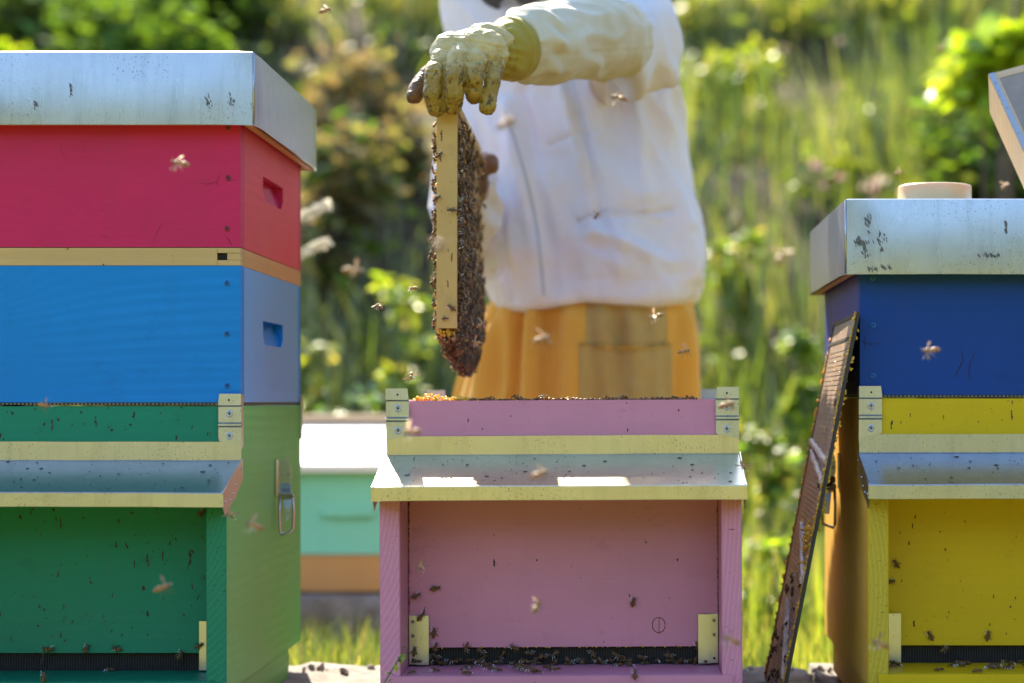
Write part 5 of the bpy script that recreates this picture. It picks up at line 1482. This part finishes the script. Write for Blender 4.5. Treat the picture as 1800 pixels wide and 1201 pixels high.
# tufts and weeds on the bank, thin where the soil shows
def bare(x, y):
    n_ = noise.fractal(Vector((x * .8 + 3, y * .8, 0)), 1, 2, 3)
    sx_ = x / y; el = (bank_z(x, y) - CAMZ) / y; px = 1110 + sx_ * F; py = 705 - el * F
    k = 0.10 + n_ * 1.3
    if px > 1190: k += 0.20
    if py < 90 and px > 640: k += 1.0 * min(1, (90 - py) / 40)
    if 500 < px < 800 and 70 < py < 330: k -= .5
    if py > 420: k += 0.12
    return max(0.015, min(1, k))
v, f_, c = cat(blades(42000, (-3.6, 3.2, 6.4, 13.5), (0.05, 0.22), 0.012, BK + G1 + DRY[:1], 4, bare, .5),
               blades(6500, (0.1, 2.6, 6.2, 10.0), (0.25, 0.65), 0.012, BK + G1, 5, lambda x, y: bare(x, y) * .9, .25),
               blades(4000, (-3.4, 0.1, 6.2, 8.6), (0.25, 0.6), 0.012, BK, 6, lambda x, y: bare(x, y) * .6, .25),
               blades(26000, (-2.2, 3.4, 10.8, 15.5), (0.10, 0.40), 0.018, G2 + [(0.42, 0.40, 0.10), (0.50, 0.46, 0.16)], 7, lambda x, y: bare(x, y) if x > -1.5 * y / 11.5 else 0.15, .5))
tag(np_mesh('bank_grass', v, f_, M_leaf, cols=c), 'grass tufts and weeds growing on the earth bank', 'grass', kind='stuff')
# broad weeds among the grass on the bank
r = np.random.default_rng(8)
cs = []
for k in range(420):
    x, y = r.uniform(-3.2, 3.0), r.uniform(6.6, 12.5)
    if r.random() > bare(x, y): continue
    z = bank_z(x, y); hh = r.uniform(.05, .30)
    m = 26; cs.append(np.c_[r.normal(x, .09, m), r.normal(y, .09, m), z + r.uniform(0, hh, m)])
v, f_, c = leaves(np.concatenate(cs), 0.075, BK + G1 + [(0.22, 0.30, 0.03)], 9)
tag(np_mesh('bank_weeds', v, f_, M_leaf, cols=c), 'broad leaved weeds scattered over the earth bank', 'weeds', kind='stuff')

M_stem = simple('plant_stem', (0.12, 0.15, 0.04), 0.6, 0, 40, 0.3)
M_bark = simple('brown_bark', (0.10, 0.07, 0.05), 0.8, 0, 40, 0.4, 0.6, 0.004)
def plant(name, label, px, py_top, D, width, cols, nleaf, size, seed, cat_='plant', group=None, base=None, py_bot=None, woody=False, lean=0.0):
    """rooted stems carrying leaves; its top shows at (px, py_top)"""
    top = at(px, py_top, D); gz = bank_z(top.x, D); b0 = Vector((top.x, D, gz - 0.01))
    H = max(0.12, top.z - b0.z); zb = 0.15 * H if py_bot is None else max(0.0, at(px, py_bot, D).z - b0.z)
    root = empty(name, b0, label, cat_, group)
    r = np.random.default_rng(seed); rr = random.Random(seed)
    ns = 5 if not woody else 7; bm = bmesh.new(); P = []
    for i in range(ns):
        a = rr.uniform(0, 6.28); q = rr.uniform(.1, .55) * width
        e = Vector((math.cos(a) * q + lean * H, math.sin(a) * q, H * rr.uniform(.72, .97))); m = Vector((e.x * .35, e.y * .35, e.z * .5))
        pts_ = [m * (2*t*(1-t)) + e * (t*t) for t in np.linspace(0, 1, 6).tolist()]
        tube(bm, pts_, [0.006 * (1 - .7 * t) * (2.5 if woody else 1) for t in np.linspace(0, 1, 6)], 5); P.append(pts_)
    part('stem', bm, M_bark if woody else M_stem, root, smooth=True)
    cs = []
    nc = max(6, nleaf // 26)     # leaf clusters of unequal size hung on the stems
    for k in range(nc):
        st = P[r.integers(0, ns)]; t = r.uniform(.25, 1); c0 = np.array(st[min(5, int(t * 5))]) + r.normal(0, width * .22, 3) * (1, 1, .8)
        c0[2] = max(c0[2], zb + r.uniform(0, .1) * H); c0[2] = min(c0[2], H)
        m = int(nleaf / nc * r.uniform(.4, 1.7)); cs.append(c0 + r.normal(0, width * r.uniform(.06, .16), (m, 3)))
    v, f_, c = leaves(np.concatenate(cs), size, cols, seed)
    np_mesh('foliage', v, f_, M_leaf_dull if name == 'shrub' else M_leaf, root, c)
    return root
YG = [(0.30, 0.42, 0.02), (0.40, 0.48, 0.04), (0.22, 0.34, 0.02)]
MG = [(0.10, 0.20, 0.03), (0.16, 0.27, 0.03), (0.07, 0.13, 0.03)]
DG = [(0.06, 0.085, 0.028), (0.09, 0.12, 0.035), (0.12, 0.16, 0.04)]
OL = [(0.23, 0.18, 0.12), (0.18, 0.14, 0.09), (0.20, 0.20, 0.09)]
plant('shrub', 'dull brownish brush on the bank between the left roof and the glove', 665, 110, 8.8, 0.42, OL, 1500, 0.08, 61, 'bush', woody=True)
plant('shrub', 'dark olive brush on the bank beside the crimson box', 590, 190, 8.0, 0.36, OL + MG[:1], 1100, 0.07, 62, 'bush', woody=True)
plant('leafy_plant', 'bright yellow green leafy plant just above the teal hive roof', 622, 642, 5.3, 0.11, YG, 420, 0.05, 21)
plant('leafy_plant', 'tall yellow green plant left of the lifted frame', 712, 272, 6.5, 0.12, YG + G2, 520, 0.065, 22)
plant('leafy_plant', 'smaller green plant between the tall plant and the blue box', 590, 520, 5.9, 0.13, MG, 320, 0.05, 23)
plant('shrub', 'dark green bush at the top left above the roof', 90, 20, 10.5, 0.9, DG + MG, 2600, 0.11, 24, 'bush', woody=True)
plant('shrub', 'dark bush with one bright patch above the left roof, near its right end', 350, -60, 11.0, 0.8, DG + MG, 2600, 0.11, 25, 'bush', woody=True)
plant('shrub', 'mid green bush above the middle of the left roof', 240, -20, 9.5, 0.5, MG, 1500, 0.10, 26, 'bush', woody=True)
plant('shrub', 'pale green shoots at the far top left corner', 15, 40, 8.6, 0.22, YG + MG, 500, 0.09, 27, 'bush')
plant('sapling', 'sapling with large bright leaves at the upper right corner', 1750, -60, 6.6, 0.26, YG, 520, 0.12, 28, 'sapling', py_bot=190, woody=True)
plant('shrub', 'dark green bush behind the tilted wooden cover', 1770, 90, 8.2, 0.5, DG + MG, 1700, 0.09, 29, 'bush', woody=True)
plant('weed', 'bright rounded weed above the feeder lid on the bank', 1500, 262, 8.6, 0.16, YG + G2, 420, 0.07, 30)
plant('weed', 'pale weed left of the right roof, at mid height', 1300, 350, 7.6, 0.14, MG + G2, 380, 0.06, 31)
plant('weed', 'yellow green weed right of the jacket shoulder', 1290, 110, 10.0, 0.35, G2 + YG, 700, 0.08, 32)
plant('weed', 'tall weed behind the leaning excluder top', 1415, 430, 6.8, 0.12, MG + YG, 420, 0.055, 33)
plant('weed', 'leafy weed in the gap left of the leaning excluder foot', 1345, 900, 4.9, 0.10, YG + MG, 380, 0.04, 34)
plant('weed', 'low weed in the gap right of the pink porch roof', 1350, 640, 5.6, 0.09, MG + G2, 300, 0.05, 35)
plant('weed', 'pale weed low on the bank right of the blue box', 560, 480, 6.6, 0.10, G1 + G2, 260, 0.05, 36)

# flowering plants on the right of the bank
def flower_plant(label, px, py, D, cols, n, seed, spread=0.07, size=0.022, pale=False):
    top = at(px, py, D); gz = bank_z(top.x, D); root = empty('flowering_plant', (top.x, D, gz), label, 'flowers', 'flowers on the bank')
    H = max(.15, top.z - gz); rr = random.Random(seed); bm = bmesh.new(); heads = []
    for i in range(n):
        e = Vector((rr.uniform(-1, 1) * spread * 3, rr.uniform(-1, 1) * spread, H + rr.uniform(-1, .5) * spread * 1.6)); m = Vector((e.x * .2, e.y * .2, e.z * .6))
        tube(bm, [m * (2*t*(1-t)) + e * (t*t) for t in np.linspace(0, 1, 6).tolist()], 0.0025, 4); heads.append(e)
    part('stem', bm, M_stem, root)
    for e in heads:
        C0 = np.array([tuple(e)] * 12) + np.random.default_rng(seed).normal(0, size * .15, (12, 3)); v, f_, c = leaves(C0, size * .55, cols, seed + int(e.x * 1000) % 97, 1.2)
        np_mesh('flower', v, f_, M_petal, root, c)
PK = [(0.62, 0.30, 0.36), (0.70, 0.42, 0.45)]; CR = [(0.75, 0.62, 0.48), (0.70, 0.52, 0.42)]
flower_plant('pair of pink flowers above the left end of the right roof', 1466, 290, 7.6, PK, 3, 1, .03, .04)
flower_plant('small pink flowers left of the cream feeder lid', 1515, 328, 7.4, PK, 4, 2, .05, .03)
flower_plant('pale pink blossoms behind the cream feeder lid', 1580, 305, 7.2, CR, 4, 3, .04, .04)
flower_plant('pale pink blossoms high on the bank right of the jacket', 1385, 180, 9.6, PK + CR, 6, 4, .09, .035)
flower_plant('cream blossoms at the top of the bank right of the jacket', 1340, 100, 10.2, CR, 7, 5, .14, .035)
flower_plant('pale flower heads low in the grass behind the leaning excluder', 1340, 880, 5.4, CR + [(0.8, 0.8, 0.75)], 7, 6, .05, .018)
flower_plant('tiny cream flowers right of the blue box at mid height', 560, 345, 7.5, CR, 4, 7, .06, .02)
# two pale furry seed heads beside the crimson box
for py_, lb in ((372, 'upper pale furry seed head beside the crimson box'), (437, 'lower pale furry seed head beside the crimson box')):
    e = at(556, py_, 4.3); gz = bank_z(e.x, 4.3); root = empty('seed_head', (e.x - 0.05, 4.3, gz), lb, 'seed head', 'pale seed heads')
    bm = bmesh.new(); H = e.z - gz; P = [Vector((0, 0, 0)), Vector((-0.02, 0, H * .6)), Vector((0.0, 0, H * .97)), Vector((0.03, 0, H))]; tube(bm, P, 0.003, 5); part('stem', bm, M_stem, root)
    C0 = np.array([(0.018 + t * .055, 0, H - .012 + .026 * t) for t in np.linspace(0, 1, 60)]); v, f_, c = leaves(np.repeat(C0, 3, 0), 0.012, [(0.62, 0.60, 0.50), (0.7, 0.68, 0.58)], 40 + int(py_), 1.4); np_mesh('ear', v, f_, M_petal, root, c)
# small green sprig in front of the pink cheek board
e = at(700, 1160, 2.60); root = empty('grass_sprig', (e.x - 0.012, 2.60, 0.0), 'small green sprig with narrow leaves at the lower left of the pink hive', 'plant')
bm = bmesh.new(); P = [Vector((0.0, 0, 0)), Vector((-0.012, -.01, 0.15)), Vector((-0.006, 0, e.z - .03)), Vector((0.012, 0, e.z)), Vector((0.023, 0, e.z + 0.016))]; tube(bm, P, [.0015, .0014, .0012, .0009, .0004], 5); part('stem', bm, M_stem, root)
C0 = np.array([tuple(Vector((-0.006, 0, e.z - .05)).lerp(Vector((0.022, 0, e.z + .012)), t)) for t in np.linspace(0, 1, 17)]); v, f_, c = leaves(C0, 0.013, MG + YG, 77, 1.0, -.9); np_mesh('foliage', v, f_, M_leaf, root, c)
# grass growing against the concrete
v, f_, c = cat(blades(5000, (-1.0, -.3, 3.8, 4.42), (0.10, 0.30), 0.005, G1 + BK + DRY[:1], 53, None, .35), blades(2600, (-.75, -.25, 3.29, 3.9), (0.10, 0.34), 0.004, G1 + G3 + DRY[:1], 51, None, .3), blades(2600, (.10, .45, 3.29, 3.9), (0.12, 0.36), 0.004, G2 + G1, 52, None, .3))
tag(np_mesh('verge_grass', v, f_, M_leaf, cols=c), 'fine grass growing up behind the concrete blocks', 'grass', kind='stuff')
# loose stones on the blocks
bm = bmesh.new(); rr = random.Random(4)
for i in range(30):
    x = rr.choice((rr.uniform(-.50, -.30), rr.uniform(.13, .30))); rad_ = .002 + .007 * rr.random() ** 2; 
    bmesh.ops.create_icosphere(bm, subdivisions=2, radius=1, matrix=Matrix.Translation((x, rr.uniform(3.19, 3.26), SLAB + rad_ * .2 - .004)) @ Euler((rr.random()*6, rr.random()*6, 0)).to_matrix().to_4x4() @ Matrix.Diagonal((rad_, rad_ * .8, rad_ * .55, 1)))
for v in bm.verts: v.co += Vector((noise.noise(v.co * 120), noise.noise(v.co * 120 + Vector((3, 0, 0))), noise.noise(v.co * 120 + Vector((0, 3, 0))))) * 0.003
tag(part('gravel', bm, concrete('pale_stone', (0.42, 0.38, 0.34))), 'loose stones lying on the concrete behind the hives', 'gravel', kind='stuff')

# woods round the clearing: behind the photographer and on both sides, they show only in the sheet metal
def wood(name, x0, y0, x1, y1, h, n, seed):
    r = np.random.default_rng(seed); t = r.uniform(0, 1, n); L = math.hypot(x1-x0, y1-y0)
    hh = h * (.8 + .2 * np.sin(t * L * .5) + .1 * np.sin(t * L * 1.7)); c0 = np.c_[x0 + (x1-x0) * t + r.normal(0, 1.2, n), y0 + (y1-y0) * t + r.normal(0, 1.2, n), r.uniform(0, 1, n) * hh]
    v, f_, c = leaves(c0, 0.9, DG + MG, seed); return v, f_, c
v, f_, c = cat(wood('', -30, -24, 30, -24, 8.5, 9000, 1), wood('', 15, -24, 17, 18, 8.5, 7000, 2), wood('', -22, -24, -22, 20, 6, 5000, 3))
tag(np_mesh('far_woods', v, f_, M_leaf, cols=c), 'woods around the clearing behind the photographer', 'woods', kind='stuff')
